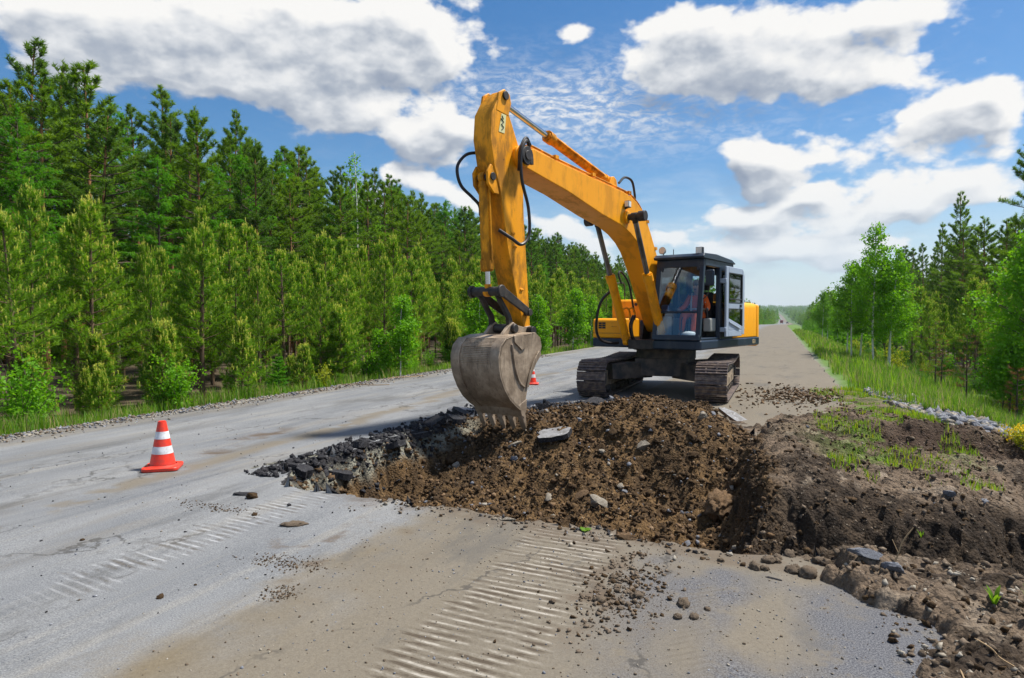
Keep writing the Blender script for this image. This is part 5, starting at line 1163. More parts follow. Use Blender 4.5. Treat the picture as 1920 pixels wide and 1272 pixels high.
for k,(x,y,h,g,lb) in enumerate(((5.25,28.2,2.7,.55,'small sparse pine with a green top in the hollow right of the bank'),(5.35,24.2,2.3,.15,'nearly bare young pine with a thin dark stem beside the gravel bank'),(6.0,21.8,1.6,.02,'dead brown-needled young pine with twin dark stems near the right edge'),(6.3,23.6,1.5,.02,'dead young pine with rusty twigs behind the twin-stemmed one'),(5.9,30.5,2.0,.1,'half-dead small pine with rusty twigs further along the hollow'))): plant('bare_pine',bare_pine(640+k,h,g),x,y,1,k,lb,'pine tree')
RS=[shrub(660+i,1.1,.6,.06,['shrub','yellowgreen','birch'][i],5,9) for i in range(3)]
for i in range(46):
    yy=19+rg.random()**1.6*75; xx=rg.uniform(5.2,8.6)+.01*yy
    if i%4==3: plant('young_pine',SM[i%3],xx,yy,rg.uniform(.5,1.05),rg.uniform(0,6),'small pine seedling in the scrub between the right verge and the wood','pine tree','pine seedlings in the right scrub')
    else: plant('shrub',RS[i%3 if i%5 else 1],xx,yy,rg.uniform(.55,1.25),rg.uniform(0,6),'low leafy shrub in the scrub between the right verge and the wood','bush','shrubs in the right scrub',.02,('stem','leaves'))
rr=np.random.default_rng(9); Cc=rr.normal(size=(150,3))*np.array([.13,.13,.07])+np.array([0,0,.31]); yf=shrub(680,.36,.30,.03,'yellowgreen',7,12,extra=[(leaves(Cc,.032,rr,3,.012),'flower')]); plant('flowering_bush',yf,3.05,10.6,1.0,0,'low bush covered in yellow flowers at the right edge beside the gravel bank','bush',None,.02,('stem','leaves'))
# ------------------------------------------------------------------ far woods nobody could count
def far_wood(name,pts,seed,size=1.0,n=26):
    rng=np.random.default_rng(seed); out=[];mi=[]
    N=len(pts); P=np.array(pts); P[:,2]=hg(P[:,0],P[:,1])-.3; h=P[:,3]
    for k in range(n):
        f=rng.random(N)**.9; z=P[:,2]+h*(.08+.90*f); rad=h*.17*(1.02-f)**.7*rng.random(N)**.5; a=rng.random(N)*6.28
        c=np.stack([P[:,0]+np.cos(a)*rad,P[:,1]+np.sin(a)*rad,z],1); s=(h*.085*(1.15-.75*f)*size)[:,None]
        for j in range(3):
            d=unit(rng.normal(size=(N,3))+np.array([0,0,.5])); w=unit(np.cross(d,rng.normal(size=(N,3))))
            out.append(np.stack([c-w*s*.55,c+w*s*.55,c+d*s*1.5],1).reshape(-1,3)); mi.append(np.tile((P[:,4]).astype(int),1))
    V=np.concatenate(out); o=mk(name,V,np.arange(len(V)).reshape(-1,3),[MT['pine_tall'],MT['pine_blue'],MT['birch_dark']],np.concatenate(mi)); return tag(o,kind='stuff')
rw=np.random.default_rng(12); pts=[]
for i in range(1500):
    y=120+560*rw.random()**1.5; pts.append((float(bend(y))-12.5-rw.random()**1.3*26,y,0,rw.uniform(5,11) ,rw.choice([0,0,0,1,2])))
for i in range(1300):
    y=140+560*rw.random()**1.5; pts.append((float(bend(y))+8+rw.random()**1.2*26,y,0,rw.uniform(5,10.5),rw.choice([0,0,0,1,2])))
for i in range(700): 
    y=rw.uniform(60,300); pts.append((float(bend(y))+rw.uniform(4.2,8)+.006*y,y,0,rw.uniform(1.2,3.2),2))
for i in range(500): 
    y=rw.uniform(90,420); pts.append((float(bend(y))+rw.uniform(-13,-11.3),y,0,rw.uniform(1.2,3.5),2))
tag(far_wood('distant_wood',pts,3),'far woods lining both sides of the road towards the horizon','trees')
pts=[]
while len(pts)<1000:
    x=rw.uniform(-40,-30)if rw.random()<.5 else rw.uniform(-52,-36); y=rw.uniform(4,150)
    if inview(x,y): pts.append((x,y,0,rw.uniform(5,9.3),rw.choice([0,0,1])))
while len(pts)<1500:
    x=rw.uniform(26,44); y=rw.uniform(20,160)
    if inview(x,y,.8,3): pts.append((x,y,0,rw.uniform(4,8),rw.choice([0,0,1])))
tag(far_wood('wood_interior',pts,4,1.5,34),'dark depth of the wood behind the tall trunks','trees')
pts=[]
for i in range(5200):
    y=rw.uniform(750,2500); x=bend(y)+rw.uniform(-.05,.24)*y
    if abs(x-bend(y))<9 and y<1900: continue
    pts.append((x,y,0,rw.uniform(9,15),rw.choice([0,0,1,2])))
tag(far_wood('hillside_wood',pts,5,1.6,10),'wooded hill on the horizon beyond the end of the road','trees')

# ------------------------------------------------------------------ grass
def grass_field(name,pts,hmin,hmax,mats,seed,label):
    rng=np.random.default_rng(seed); P=np.array(pts); N=len(P); dist=np.hypot(P[:,0],P[:,1])
    z=np.where((P[:,0]>PX0)&(P[:,0]<PX1)&(P[:,1]<PY1),0,hg(P[:,0],P[:,1])); k=(P[:,0]>PX0)&(P[:,0]<PX1)&(P[:,1]<PY1)
    if k.any(): z[k]=earth(P[k,0],P[k,1])
    base=np.stack([P[:,0],P[:,1],z-.02],1); h=rng.uniform(hmin,hmax,N)*(.7+.6*np.clip(fbm(P[:,0],P[:,1],1.5,2,5)+.4,0,1)); a=rng.random(N)*6.28; w=np.maximum(.008,.00075*dist)*rng.uniform(.7,1.4,N)
    sd=np.stack([np.cos(a),np.sin(a),0*a],1)*w[:,None]*.5; ln=np.stack([np.cos(a+1.6),np.sin(a+1.6),0*a],1)*(h*rng.uniform(.05,.55,N))[:,None]
    mid=base+ln*.35+np.stack([0*a,0*a,h*.6],1); tip=base+ln+np.stack([0*a,0*a,h],1)
    V=np.stack([base-sd,base+sd,mid+sd*.7,mid-sd*.7,tip],1).reshape(-1,3); i=np.arange(N)*5
    q=np.stack([i,i+1,i+2,i+3],1); t=np.stack([i+3,i+2,i+4],1); m_=rng.choice(len(mats),N,p=[.72,.28] if len(mats)==2 else [.54,.26,.20])
    o=mk(name,V,[q,t],[MT[x] for x in mats],np.concatenate([m_,m_])); return tag(o,label,'grass',None,'stuff')
rw=np.random.default_rng(21)
def sample(n,x0,x1,y0,y1,pw,cond=None):
    out=[]
    while len(out)<n:
        Y_=y0+(y1-y0)*rw.random()**pw; X_=rw.uniform(x0,x1)
        if inview(X_,Y_,.82,1) and (cond is None or cond(X_,Y_)): out.append((X_,Y_))
    return out
gn=lambda X_,Y_,s,sd_: float(fbm(np.array([X_]),np.array([Y_]),s,3,sd_)[0])
grass_field('verge_grass',sample(34000,-13.0,-10.25,5,75,2.0,lambda x,y:x<-10.6+.45*gn(x,y,1.1,3) and gn(x,y,1.7,9)>-.45),.10,.36,['grass','shrub','dry_grass'],1,'green grass along the left edge of the road')
grass_field('verge_grass',sample(52000,1.45,9.5,14.5,100,2.2,lambda x,y:x>1.62+.25*gn(x,y,1.2,4)+max(0,(17-y)*.4) and gn(x,y,2.1,8)>-.55),.14,.46,['grass','shrub','dry_grass'],2,'tall bright green grass on the right verge and in the hollow')
grass_field('bank_grass',sample(9000,.5,4.6,7.4,17,1.0,lambda x,y:gn(x,y,.9,61)+.5*gn(x,y,.25,62)>.16 and abs(x-1.3-.05*(y-10))<1.0),.03,.13,['grass','yellowgreen'],3,'thin turf growing in patches over the brown soil bank')
grass_field('hollow_grass',sample(9000,3.6,7.5,9.5,22,1.0,lambda x,y:x>3.5+.35*gn(x,y,.8,5)+max(0,(12.5-y)*.12)),.15,.5,['grass','shrub','dry_grass'],4,'tall grass in the hollow below the gravel bank')

# ------------------------------------------------------------------ stones, clods and broken asphalt
def rock_mesh(name,seed,mat,sub=3,flat=.75,sharp=.5,amp=.28):
    bm_=bmesh.new(); bmesh.ops.create_icosphere(bm_,subdivisions=sub,radius=1); rng=np.random.default_rng(seed)
    V=np.array([v.co[:] for v in bm_.verts]); 
    for k in range(int(8+10*sharp)):                       # broken faces
        d=unit(rng.normal(size=3)); o=rng.uniform(.42,.8); q=V@d; V=V-np.outer(np.maximum(q-o,0)*.92,d)
    V=V*(1+amp*fbm(V[:,0]+3*V[:,2],V[:,1]-2*V[:,2],.8,3,seed)[:,None]*.5)
    V=V*np.array([rng.uniform(.8,1.2),rng.uniform(.7,1.),flat*rng.uniform(.8,1.1)])
    for v,c in zip(bm_.verts,V): v.co=c
    me=bpy.data.meshes.new(name); bm_.to_mesh(me); bm_.free(); me.materials.append(MT[mat]); me.shade_smooth(); me.set_sharp_from_angle(angle=R_(22)); return me
def clod_mesh(name,seed,mat,sub=3):
    bm_=bmesh.new(); bmesh.ops.create_icosphere(bm_,subdivisions=sub,radius=1); V=np.array([v.co[:] for v in bm_.verts])
    r=1+.34*fbm(V[:,0]*1.0+2*V[:,2],V[:,1]-2*V[:,2],.8,2,seed)+.30*fbm(V[:,0]-3*V[:,2],V[:,1]+1.5*V[:,2],.35,3,seed+9,True)-.1; V=V*r[:,None]*np.array([1.1,.9,.72])
    for v,c in zip(bm_.verts,V): v.co=c
    me=bpy.data.meshes.new(name); bm_.to_mesh(me); bm_.free(); me.materials.append(MT[mat]); me.shade_smooth(); return me
RK={k:[rock_mesh(k,700+i+17*j,m_) for i in range(4)] for j,(k,m_) in enumerate((('pale','rock_pale'),('brown','rock_brown'),('grey','rock_grey'),('asphalt','asphalt_black')))}
CL=[clod_mesh('clod',760+i,'clod') for i in range(4)]; CG_=[clod_mesh('clod',770+i,'clod_grey') for i in range(4)]
rk=random.Random(31)
def surf(x,y):
    e=float(earth([x],[y])[0]) if (PX0<x<PX1 and PY0<y<PY1) else -9
    if x<1.25 and x>-9.6:
        a=np.array([float(x)]);b=np.array([float(y)]); s=float(road_s(a,b)[0])
        if s<0: e=max(e,float(rough_road(a,b)[0]+zfar(b)[0])+.004)
    return e if e>-8 else gz(x,y)
def put_rock(name,me,x,y,s,label,cat,group=None,sink=.25,rot=None):
    o=bpy.data.objects.new(name,me); COL.objects.link(o); s=s if isinstance(s,tuple) else (s,s,s)
    o.location=(x,y,surf(x,y)+s[2]*(.62-sink*1.6)); o.scale=s; o.rotation_euler=rot or (rk.uniform(-.5,.5),rk.uniform(-.5,.5),rk.uniform(0,6.28)); return tag(o,label,cat,group)
def scatter(n,fx,ok,kinds,smin,smax,name,label,cat,group,pw=2.2):
    c=0
    while c<n:
        x,y=fx()
        if not ok(x,y): continue
        s=smin+(smax-smin)*rk.random()**pw; put_rock(name,rk.choice(kinds),x,y,s,label,cat,group); c+=1
def sda(x,y): return float(pitsd(np.array([float(x)]),np.array([float(y)]))[0][0])
def sdb(x,y): return float(pitsd(np.array([float(x)]),np.array([float(y)]))[1][0])
inpit=lambda x,y:sda(x,y)>.12
scatter(75,lambda:(rk.uniform(-4.5,0),rk.uniform(5.1,10.8)),inpit,RK['pale']+RK['brown']+RK['grey'],.025,.085,'stone','small pale or rusty stone lying on the loose brown soil in the hole','stone','stones in the dug hole')
scatter(90,lambda:(rk.uniform(-4.5,0),rk.uniform(5.1,11.2)),inpit,CL,.025,.08,'soil_clod','dark brown lump of soil on the loose heap in the hole','clod','soil clods in the dug hole')
scatter(60,lambda:(rk.gauss(-5.03,.18),rk.uniform(5.6,10.9)),lambda x,y:sda(x,y)<.1,RK['asphalt'],.025,.08,'asphalt_lump','black lump of broken asphalt along the left rim of the hole','rubble','asphalt lumps on the left rim')
scatter(22,lambda:(rk.uniform(.0,4.2),rk.uniform(6.8,12.5)),lambda x,y:sdb(x,y)<0 and sda(x,y)<0,RK['pale']+RK['grey']+CG_,.02,.06,'stone','small stone or dry clod on the brown soil bank right of the hole','stone','stones on the soil bank')
scatter(90,lambda:(rk.uniform(2.0,4.3),rk.uniform(10.5,17)),lambda x,y:x>np.interp(y,[10.5,12.5,14,17],[3.3,2.8,2.3,2.0]),RK['grey'],.04,.13,'stone','grey broken stone on the gravel bank above the grassy hollow','stone','grey stones on the gravel bank')
scatter(15,lambda:(rk.gauss(-.72,.20),rk.gauss(3.82,.16)),lambda x,y:True,CG_,.012,.036,'soil_clod','dry brown clod at the end of the crawler marks on the road','clod','dry clods beside the crawler marks')
scatter(18,lambda:(rk.uniform(-.4,.75),rk.uniform(4.55,4.95)),lambda x,y:sda(x,y)<.05 and sdb(x,y)<.05,CG_,.02,.06,'soil_clod','brownish clod on the near lip of the hole, right of the crawler marks','clod','clods on the near lip')
scatter(16,lambda:(rk.uniform(-.6,1.2),rk.uniform(13.3,17.5)),lambda x,y:True,CL+RK['asphalt'],.02,.06,'soil_clod','dark clod scattered on the asphalt right of the excavator','clod','clods right of the excavator')
scatter(9,lambda:(rk.uniform(-4.9,-2.6),rk.uniform(2.6,4.9)),lambda x,y:True,RK['asphalt']+CL,.008,.02,'soil_clod','small dark crumb on the grey asphalt in the foreground','clod','crumbs on the foreground asphalt')
def slab_piece(name,seed,x,y,L,Wd,th,rot,mats,label,dz=0):
    rng=np.random.default_rng(seed); n=18; P=[]
    for i in range(n):
        a=2*math.pi*i/n; r=1/max(abs(math.cos(a)),abs(math.sin(a)))**.75*rng.uniform(.78,1.05); P.append((math.cos(a)*r*L/2,math.sin(a)*r*Wd/2))
    b=MB(); V=[(p[0],p[1],-th) for p in P]+[(p[0]*.97,p[1]*.97,0) for p in P]; b.add(V,[tuple(range(n-1,-1,-1))]+[(i,(i+1)%n,(i+1)%n+n,i+n) for i in range(n)],1); b.add(V,[tuple(range(n,2*n))],0)
    o=b.build(name,mats,None,0,smooth=0); o.location=(x,y,surf(x,y)+th*.55+dz); o.rotation_euler=rot; return tag(o,label,'rubble')
MT['slab_top']=rockmat('weathered_asphalt_top',(.25,.25,.26),(.16,.155,.15),(.34,.34,.34),sc=7)
slab_piece('asphalt_slab',1,-3.02,9.0,.52,.36,.07,(R_(14),R_(-10),.3),['slab_top','asphalt_black'],'pale grey slab of broken asphalt right of the bucket teeth')
slab_piece('asphalt_slab',2,-5.15,10.35,.60,.42,.07,(R_(12),R_(8),.6),['slab_top','asphalt_black'],'dark slab of asphalt tilted up left of the bucket')
slab_piece('asphalt_slab',3,-3.55,11.25,1.15,.50,.09,(R_(-16),R_(4),.25),['asphalt_black','asphalt_black'],'large black slab of asphalt lying behind the bucket')
slab_piece('asphalt_slab',4,-.62,11.35,.95,.30,.05,(R_(-6),R_(16),R_(-48)),['slab_top','rock_brown'],'long pale slab at the far right corner of the hole, near the right crawler track')
slab_piece('asphalt_slab',5,-2.95,10.9,.5,.4,.07,(R_(10),R_(-14),1.2),['asphalt_black','asphalt_black'],'smaller black slab lying on the back edge of the heap')
for k,(y,L,Wd) in enumerate(((5.9,.30,.22),(6.5,.38,.24),(7.1,.26,.2),(7.7,.44,.28),(8.4,.34,.25),(9.0,.46,.3),(9.6,.38,.26),(10.1,.5,.3))):
    o=slab_piece('asphalt_plate',20+k,-4.95+.07*math.sin(k*2.3),y,L,Wd,.075,(R_(6*math.sin(k*1.7)),R_(14+9*math.sin(k*2.9)),k*.9),['asphalt_black','asphalt_black'],'black jagged plate of broken asphalt on the left rim of the hole'); o['group']='asphalt plates on the left rim'
put_rock('rock',RK['pale'][0],-1.72,8.95,(.11,.09,.17),'upright speckled pale rock in the middle of the heap','rock',rot=(.2,.3,1),sink=.2)
put_rock('rock',RK['pale'][1],-3.61,8.95,(.13,.05,.07),'wedge-shaped grey rock just below the bucket teeth','rock',rot=(.3,-.5,.6))
put_rock('rock',RK['pale'][2],-1.99,7.59,(.15,.11,.11),'blocky pale-topped rock in the centre of the hole floor','rock',rot=(.1,.3,.4))
put_rock('rock',RK['pale'][3],-2.71,7.85,(.11,.07,.06),'pale rock left of the blocky one on the hole floor','rock')
put_rock('rock',RK['brown'][0],-2.27,7.9,(.10,.08,.09),'rusty brown rock between two pale ones on the hole floor','rock')
put_rock('boulder',clod_mesh('boulder',790,'rock_brown',4),-.62,8.1,(.21,.17,.16),'largest brown boulder sitting at the foot of the right wall of the hole','boulder',sink=.2)
put_rock('rock',RK['pale'][1],-1.03,9.85,(.14,.10,.11),'pale rock at the right shoulder of the soil heap','rock')
put_rock('rock',RK['grey'][0],-1.75,12.5,(.17,.12,.09),'pale lump of rubble on the road between the crawler tracks','rock',sink=.15)
put_rock('rock',RK['grey'][1],-1.2,6.2,(.12,.09,.05),'flat grey rock on the floor near the front lip of the hole','rock')
put_rock('rock',RK['asphalt'][0],-.78,5.85,(.10,.07,.07),'dark blue-grey lump near the front lip of the hole','rock')
put_rock('rock',RK['grey'][2],1.47,7.25,(.085,.06,.06),'dark round stone on top of the right soil bank','rock'); put_rock('rock',RK['grey'][3],1.8,7.4,(.06,.05,.05),'bluish stone beside the dark round one on the bank','rock')
put_rock('rock',RK['pale'][2],1.22,4.45,(.035,.03,.035),'smooth pale pebble in the soil at the lower right edge','rock')
put_rock('rock',RK['grey'][1],.50,4.62,(.13,.06,.04),'flat slate-like stone on the near lip at the right','rock',rot=(.1,.15,-.2)); put_rock('rock',RK['grey'][0],.64,4.56,(.10,.05,.05),'smaller slate piece right of the flat one on the lip','rock')
put_rock('asphalt_shard',RK['asphalt'][1],-.03,4.44,(.055,.018,.012),'small dark shard lying on the asphalt below the lip','rubble',rot=(0,0,-.3))
put_rock('asphalt_lump',RK['asphalt'][2],-4.62,4.72,(.10,.06,.035),'flat black lump on the asphalt left of the crawler scratches','rubble',rot=(0,0,.4)); put_rock('soil_clod',CL[0],-4.48,4.66,.045,'brown clod right beside the flat black lump','clod')
put_rock('soil_clod',CG_[1],-3.58,4.17,(.075,.05,.03),'light brown clod on a spot of dirt on the grey asphalt','clod',rot=(0,0,.5)); put_rock('asphalt_lump',RK['asphalt'][3],-3.98,4.57,.028,'tiny black cube of asphalt on the grey road','rubble')
put_rock('rock',RK['brown'][2],-1.05,4.82,(.12,.07,.05),'tan rock on the near lip beside the green leaves','rock',rot=(0,.1,.3)); put_rock('rock',RK['pale'][0],-2.05,4.93,(.09,.05,.04),'flat tan rock on the near lip left of the green leaves','rock',rot=(0,0,.2))
# small stuff
def crumbs(name,P,S_,kinds,seed,label):
    rng=np.random.default_rng(seed); bm_=bmesh.new(); bmesh.ops.create_icosphere(bm_,subdivisions=1,radius=1); B=np.array([v.co[:] for v in bm_.verts]); F0=np.array([[v.index for v in f.verts] for f in bm_.faces]); bm_.free()
    N=len(P); X=P[:,0];Y=P[:,1]; a,b=pitsd(X,Y); e=earth(X,Y); rs=road_s(X,Y); e=np.where((rs<0)&(X>-9.6),np.maximum(e,rough_road(X,Y)+.004),e)
    e=np.where((X<PX0)|(X>PX1)|(Y>PY1)|(Y<PY0),np.where(rs<0,rough_road(X,Y)+.004,hg(X,Y)),e)
    V=B[None]*(1+.45*rng.normal(size=(N,len(B),1)).clip(-1.2,1.2)); V=V*rng.uniform(.5,1.35,(N,1,3)); th=rng.random(N)*6.28; c,s=np.cos(th),np.sin(th)
    x=V[:,:,0]*c[:,None]-V[:,:,2]*s[:,None]; z=V[:,:,0]*s[:,None]+V[:,:,2]*c[:,None]; V=np.stack([x,V[:,:,1],z*.85],2); ph=rng.random(N)*6.28; c,s=np.cos(ph),np.sin(ph)
    V=np.stack([V[:,:,0]*c[:,None]-V[:,:,1]*s[:,None],V[:,:,0]*s[:,None]+V[:,:,1]*c[:,None],V[:,:,2]],2)*S_[:,None,None]
    V=V+np.stack([X,Y,e+S_*.3],1)[:,None,:]; F=(F0[None]+np.arange(N)[:,None,None]*len(B)).reshape(-1,3); mi=np.repeat(rng.integers(0,len(kinds),N),len(F0))
    o=mk(name,V.reshape(-1,3),F,[MT[k] for k in kinds],mi,smooth=False); return tag(o,label,'rubble',None,'stuff')
rn=np.random.default_rng(41)
def field(n,x0,x1,y0,y1,cond,smin,smax,pw=2.5,yp=1.0):
    X=[];Y=[]
    while len(X)<n:
        x=rn.uniform(x0,x1,4000); y=y0+(y1-y0)*rn.random(4000)**yp; k=cond(x,y); X+=list(x[k]); Y+=list(y[k])
    X=np.array(X[:n]);Y=np.array(Y[:n]); return np.stack([X,Y],1),smin+(smax-smin)*rn.random(n)**pw
P,S1=field(27000,-4.95,.1,4.9,11.6,lambda x,y:pitsd(x,y)[0]>.03,.005,.036,3.4); crumbs('loose_soil',P,S1,['clod','clod','clod','clod','rock_brown'],1,'loose brown crumbs of soil covering the heap and the hole')
P,S1=field(1500,-4.9,.1,4.9,11.6,lambda x,y:pitsd(x,y)[0]>.03,.006,.032,2.5); crumbs('loose_pebbles',P,S1,['rock_pale','rock_brown','rock_grey'],2,'small pale pebbles mixed into the dug soil')
P,S1=field(2600,-5.8,-4.6,5.35,11.2,lambda x,y:rn.random(x.shape)<np.exp(-((x+5.03)/.22)**2)*(.3+.7*sm(-.3,.5,fbm(x,y,.35,3,72))),.005,.042,2.8); crumbs('asphalt_crumbs',P,S1,['asphalt_black'],3,'black crumbs of asphalt along the left rim')
P,S1=field(500,-4.3,-2.4,10.6,12.0,lambda x,y:rn.random(x.shape)<.5,.015,.07,2); crumbs('asphalt_crumbs',P,S1,['asphalt_black','asphalt_black','rock_grey'],4,'black asphalt crumbs behind the bucket')
P,S1=field(12000,-.3,4.8,5.0,13.5,lambda x,y:(x>xs_cover(y)),.004,.028,3.4); crumbs('bank_crumbs',P,S1,['clod_grey','clod','clod','clod_grey'],5,'dry crumbs of soil on the right bank')
P,S1=field(3000,.3,2.6,2.0,5.0,lambda x,y:(x>xs_cover(y)-.1),.004,.026,2.6); crumbs('edge_crumbs',P,S1,['clod_grey','clod','clod_grey','rock_pale'],6,'soil crumbs at the lower right road edge')
P,S1=field(4200,1.7,4.6,10.2,17.5,lambda x,y:x>np.interp(y,[10.2,12.5,14,17],[3.4,2.6,2.1,1.8])+.3*fbm(x,y,.8,2,66),.015,.085,2.2); crumbs('bank_gravel',P,S1,['rock_grey','rock_grey','rock_pale'],7,'grey gravel along the top of the bank')
P,S1=field(4200,-2.9,.75,1.6,4.9,lambda x,y:(rn.random(x.shape)<.55)&(pitsd(x,y)[0]<0),.0015,.0075,3.4,.9); crumbs('road_grit',P,S1,['rock_pale','rock_grey','clod_grey'],8,'grit on the dusty asphalt in the foreground')
P,S1=field(900,-8.5,-2.9,1.6,9,lambda x,y:pitsd(x,y)[0]<0,.002,.010,3); crumbs('road_grit',P,S1,['rock_grey','asphalt_black','rock_pale'],9,'scattered grit on the grey lane')
P,S1=field(3800,-11.0,-9.2,4.5,28,lambda x,y:rn.random(x.shape)<np.exp(-((x+9.95)/.42)**2),.006,.03,2.2,1.4); crumbs('shoulder_gravel',P,S1,['rock_grey','rock_pale','clod_grey'],10,'gravel of the left road shoulder')
P,S1=field(700,-3.4,-.2,3.3,5.15,lambda x,y:(pitsd(x,y)[0]<.05)&(rn.random(x.shape)<np.exp(-np.maximum(-pitsd(x,y)[0],0)/.09)),.003,.02,2.6); crumbs('lip_crumbs',P,S1,['clod','clod_grey','asphalt_black','rock_pale'],11,'crumbs of soil and asphalt along the near lip of the hole')
P,S1=field(850,-1.6,-.3,3.0,4.7,lambda x,y:rn.random(x.shape)<np.exp(-((x+.88)/.20)**2-((y-3.9)/.5)**2),.003,.018,2.8); crumbs('lip_crumbs',P,S1,['clod_grey','clod_grey','clod'],12,'dry crumbs around the end of the crawler marks')
P,S1=field(900,-1.4,1.2,12.0,18.0,lambda x,y:rn.random(x.shape)<np.exp(-((x-.3)/.7)**2-((y-15.2)/1.3)**2)+.03,.01,.04,2.4); crumbs('road_dirt',P,S1,['clod','clod','rock_brown'],13,'soil dropped on the road right of the excavator')
def dirt_patch(n,cx,cy,sx,sy,seed,lab): 
    P,S1=field(n,cx-3*sx,cx+3*sx,cy-3*sy,cy+3*sy,lambda x,y:rn.random(x.shape)<np.exp(-((x-cx)/sx)**2-((y-cy)/sy)**2),.002,.009,2.5); crumbs('road_dirt',P,S1,['clod','clod_grey','clod'],seed,lab)
dirt_patch(420,-3.1,3.5,.22,.10,14,'patch of brown crumbs on the grey lane'); dirt_patch(200,-2.75,3.1,.10,.08,15,'small spill of brown crumbs by the dusty strip'); dirt_patch(300,-4.55,4.3,.35,.08,16,'crumbs dropped along the left crawler scratches'); dirt_patch(260,-5.3,13.8,.5,.9,17,'dirt on the road left of the excavator')
# sprouts and twigs on the bare soil
def weed(x,y,n,L,wd,label,seed,up=1.0):
    rng=np.random.default_rng(seed); b=MB()
    for k in range(n):
        a=rng.random()*6.28; l=L*rng.uniform(.6,1.1); P=[]; w=[]
        for i in range(5):
            t=i/4; P.append(Vector((math.cos(a)*l*(.25*t+.5*t*t*(1.2-up)),math.sin(a)*l*(.25*t+.5*t*t*(1.2-up)),l*up*(t-.35*t*t)))); w.append(wd*math.sin(math.pi*min(.97,.12+.86*t)))
        s=Vector((-math.sin(a),math.cos(a),0)); V=[]
        for p,q in zip(P,w): V+=[p-s*q,p+s*q+Vector((0,0,q*.3))]
        b.add(V,[(2*i,2*i+1,2*i+3,2*i+2) for i in range(4)])
    o=b.build('weed','grass',None,0,smooth=60); o.location=(x,y,surf(x,y)-.005); return tag(o,label,'plant')
weed(1.10,4.30,7,.16,.012,'broad-leaved green sprout on the soil near the right edge',1); weed(1.25,4.26,14,.17,.003,'tuft of thin grass at the right edge, beside the broad-leaved sprout',2,1.1); weed(-1.39,4.90,6,.10,.028,'cluster of torn bright green leaves on the near lip of the hole',3,.35); weed(-.48,4.78,3,.06,.016,'single small green leaf on the near lip, right of the leaf cluster',4,.3)
for k,(x,y,lb) in enumerate(((1.15,6.6,'small grass sprout on the dark slope of the right bank'),(2.0,8.9,'grass sprout on top of the right bank'),(1.5,8.1,'low grass sprout in the middle of the bank'),(1.05,3.3,'grass sprout low on the soil by the right road edge'))): weed(x,y,9,.11,.004,lb,10+k)
for k,(x,y,a,lb) in enumerate(((.62,4.55,.9,'thin dry reed standing up on the near lip at the right'),(.75,3.2,.15,'dry pale twig lying on the soil at the lower right'),(1.0,3.6,.3,'second dry twig lying higher on the soil at the right'))):
    b=MB(); b.tube(spline([(0,0,0),(.05,.02,.09*a),(.08,.03,.2*a),(.14,.05,.30*a)],4),[.004]*12+[.002],5); b.tube([(.06,.02,.12*a),(.03,.06,.20*a)],.002,5); MT.setdefault('straw',plain('dry_straw',(.35,.24,.13),rough=.9)); o=b.build('twig','straw',None,0); o.location=(x,y,surf(x,y)); o.rotation_euler=(0,0,k*1.3); tag(o,lb,'twig')
for k,(x,y,rz,lb) in enumerate(((-10.05,13.5,.2,'thin dry stick lying on the left gravel shoulder'),(-9.9,15.3,1.1,'pale dry stick on the shoulder near the birch saplings'))):
    b=MB(); b.tube(spline([(0,0,.02),(.35,.05,.03),(.8,0,.02),(1.2,.08,.03)],4),.010,5); o=b.build('stick','straw',None,0); o.location=(x,y,gz(x,y)+.01); o.rotation_euler=(0,0,rz); tag(o,lb,'stick')

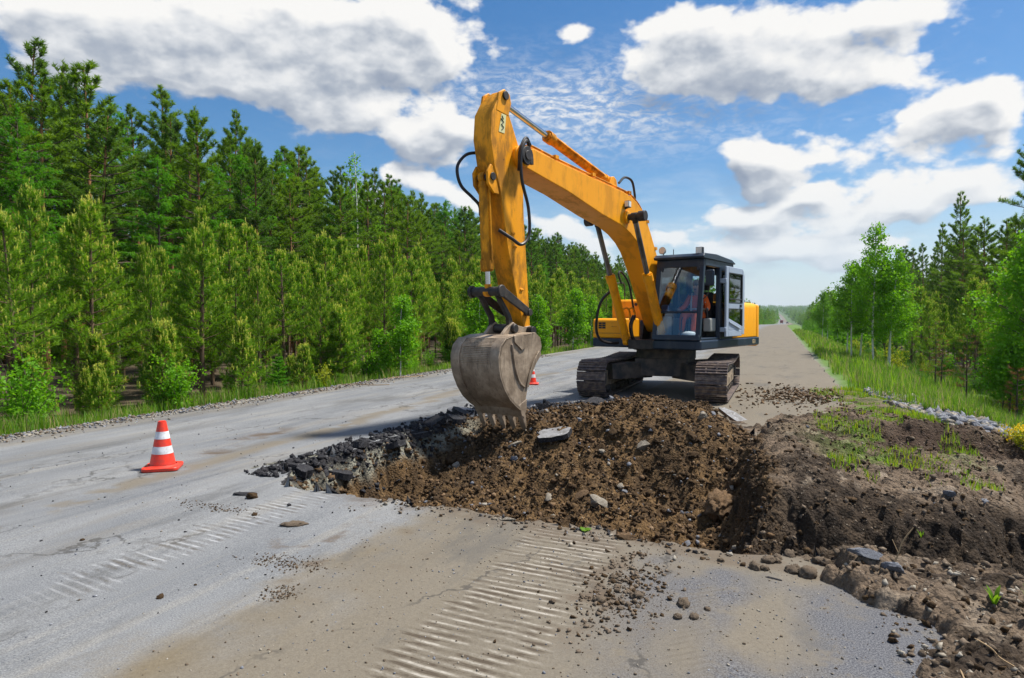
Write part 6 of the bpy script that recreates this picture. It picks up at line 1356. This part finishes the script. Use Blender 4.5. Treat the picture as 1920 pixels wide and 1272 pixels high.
# ------------------------------------------------------------------ two vehicles far down the road
MT['red']=plain('red_truck_paint',(.42,.03,.03),rough=.4); MT['darkcar']=plain('dark_car_paint',(.03,.035,.05),rough=.3); MT['win']=plain('dark_window',(.02,.025,.03),rough=.1); MT['tyre']=plain('tyre',(.02,.02,.02),rough=.9); MT['lamp']=plain('headlamp_glass',(.8,.8,.75),rough=.2)
def wheels(p,xs_,hw,r):
    for x in xs_:
        for s in(-1,1): b=MB(); b.cyl((x,s*hw-.12,r),(x,s*hw+.12,r),r,16); b.build('wheel','tyre',p,.02)
def pos(x,y): return (x,y,float(zfar(np.array([float(y)]))[0])+.02)
t=empty('truck',pos(.35,560),R_(-90),'small red truck driving towards us far down the road','truck')
b=MB(); b.prism([(1.9,.55),(3.6,.55),(3.65,1.5),(3.45,2.5),(1.9,2.55)],-1.15,1.15); b.build('cab','red',t,.08); b=MB(); b.bx(-3.4,1.8,-1.22,1.22,.95,2.9); b.build('cargo_box','door_grey',t,.05); b=MB(); b.prism([(3.66,1.55),(3.49,2.35),(3.47,2.35),(3.63,1.55)],-1.0,1.0); b.build('windscreen','win',t,0); b=MB(); b.bx(3.4,3.75,-1.15,1.15,.45,.75); b.build('bumper','tyre',t,.03)
for s in(-1,1): b=MB(); b.box((3.68,s*.9,.95),(.06,.3,.2)); b.build('headlight','lamp',t,.02)
wheels(t,(2.7,-2.2),1.0,.48)
t=empty('car',pos(4.6,566),R_(-90),'dark car driving right of the red truck far down the road','car')
b=MB(); b.prism([(-2.1,.3),(2.1,.3),(2.15,.65),(1.9,.85),(.95,.95),(-1.7,1.0),(-2.1,.85)],-.87,.87); b.build('body','darkcar',t,.08); b=MB(); b.prism([(.95,.95),(.3,1.45),(-.9,1.48),(-1.6,1.0)],-.72,.72); b.build('cabin','darkcar',t,.06); b=MB(); b.prism([(.94,.99),(.36,1.42),(.40,1.44),(.98,1.0)],-.62,.62); b.build('windscreen','win',t,0)
for s in(-1,1): b=MB(); b.box((2.13,s*.62,.66),(.06,.3,.14)); b.build('headlight','lamp',t,.02)
wheels(t,(1.3,-1.3),.78,.32)

# ------------------------------------------------------------------ the air between here and the far hill
hb=MB(); hb.bx(-1100,1100,-80,3300,-6,64); MT['air']=bpy.data.materials.new('summer_haze'); hm=MT['air']; hm.use_nodes=True; ht=hm.node_tree; ht.nodes.clear()
pv_=nd(ht,'ShaderNodeVolumePrincipled'); pv_.inputs['Color'].default_value=(.72,.84,.97,1); pv_.inputs['Density'].default_value=.00015; pv_.inputs['Anisotropy'].default_value=.2; ho=nd(ht,'ShaderNodeOutputMaterial'); ht.links.new(pv_.outputs[0],ho.inputs['Volume'])
haze=hb.build('haze','air',None,0,smooth=0); tag(haze,'thin bluish summer haze over the road and woods','haze',None,'stuff')
S.cycles.volume_bounces=0; S.cycles.volume_max_steps=32
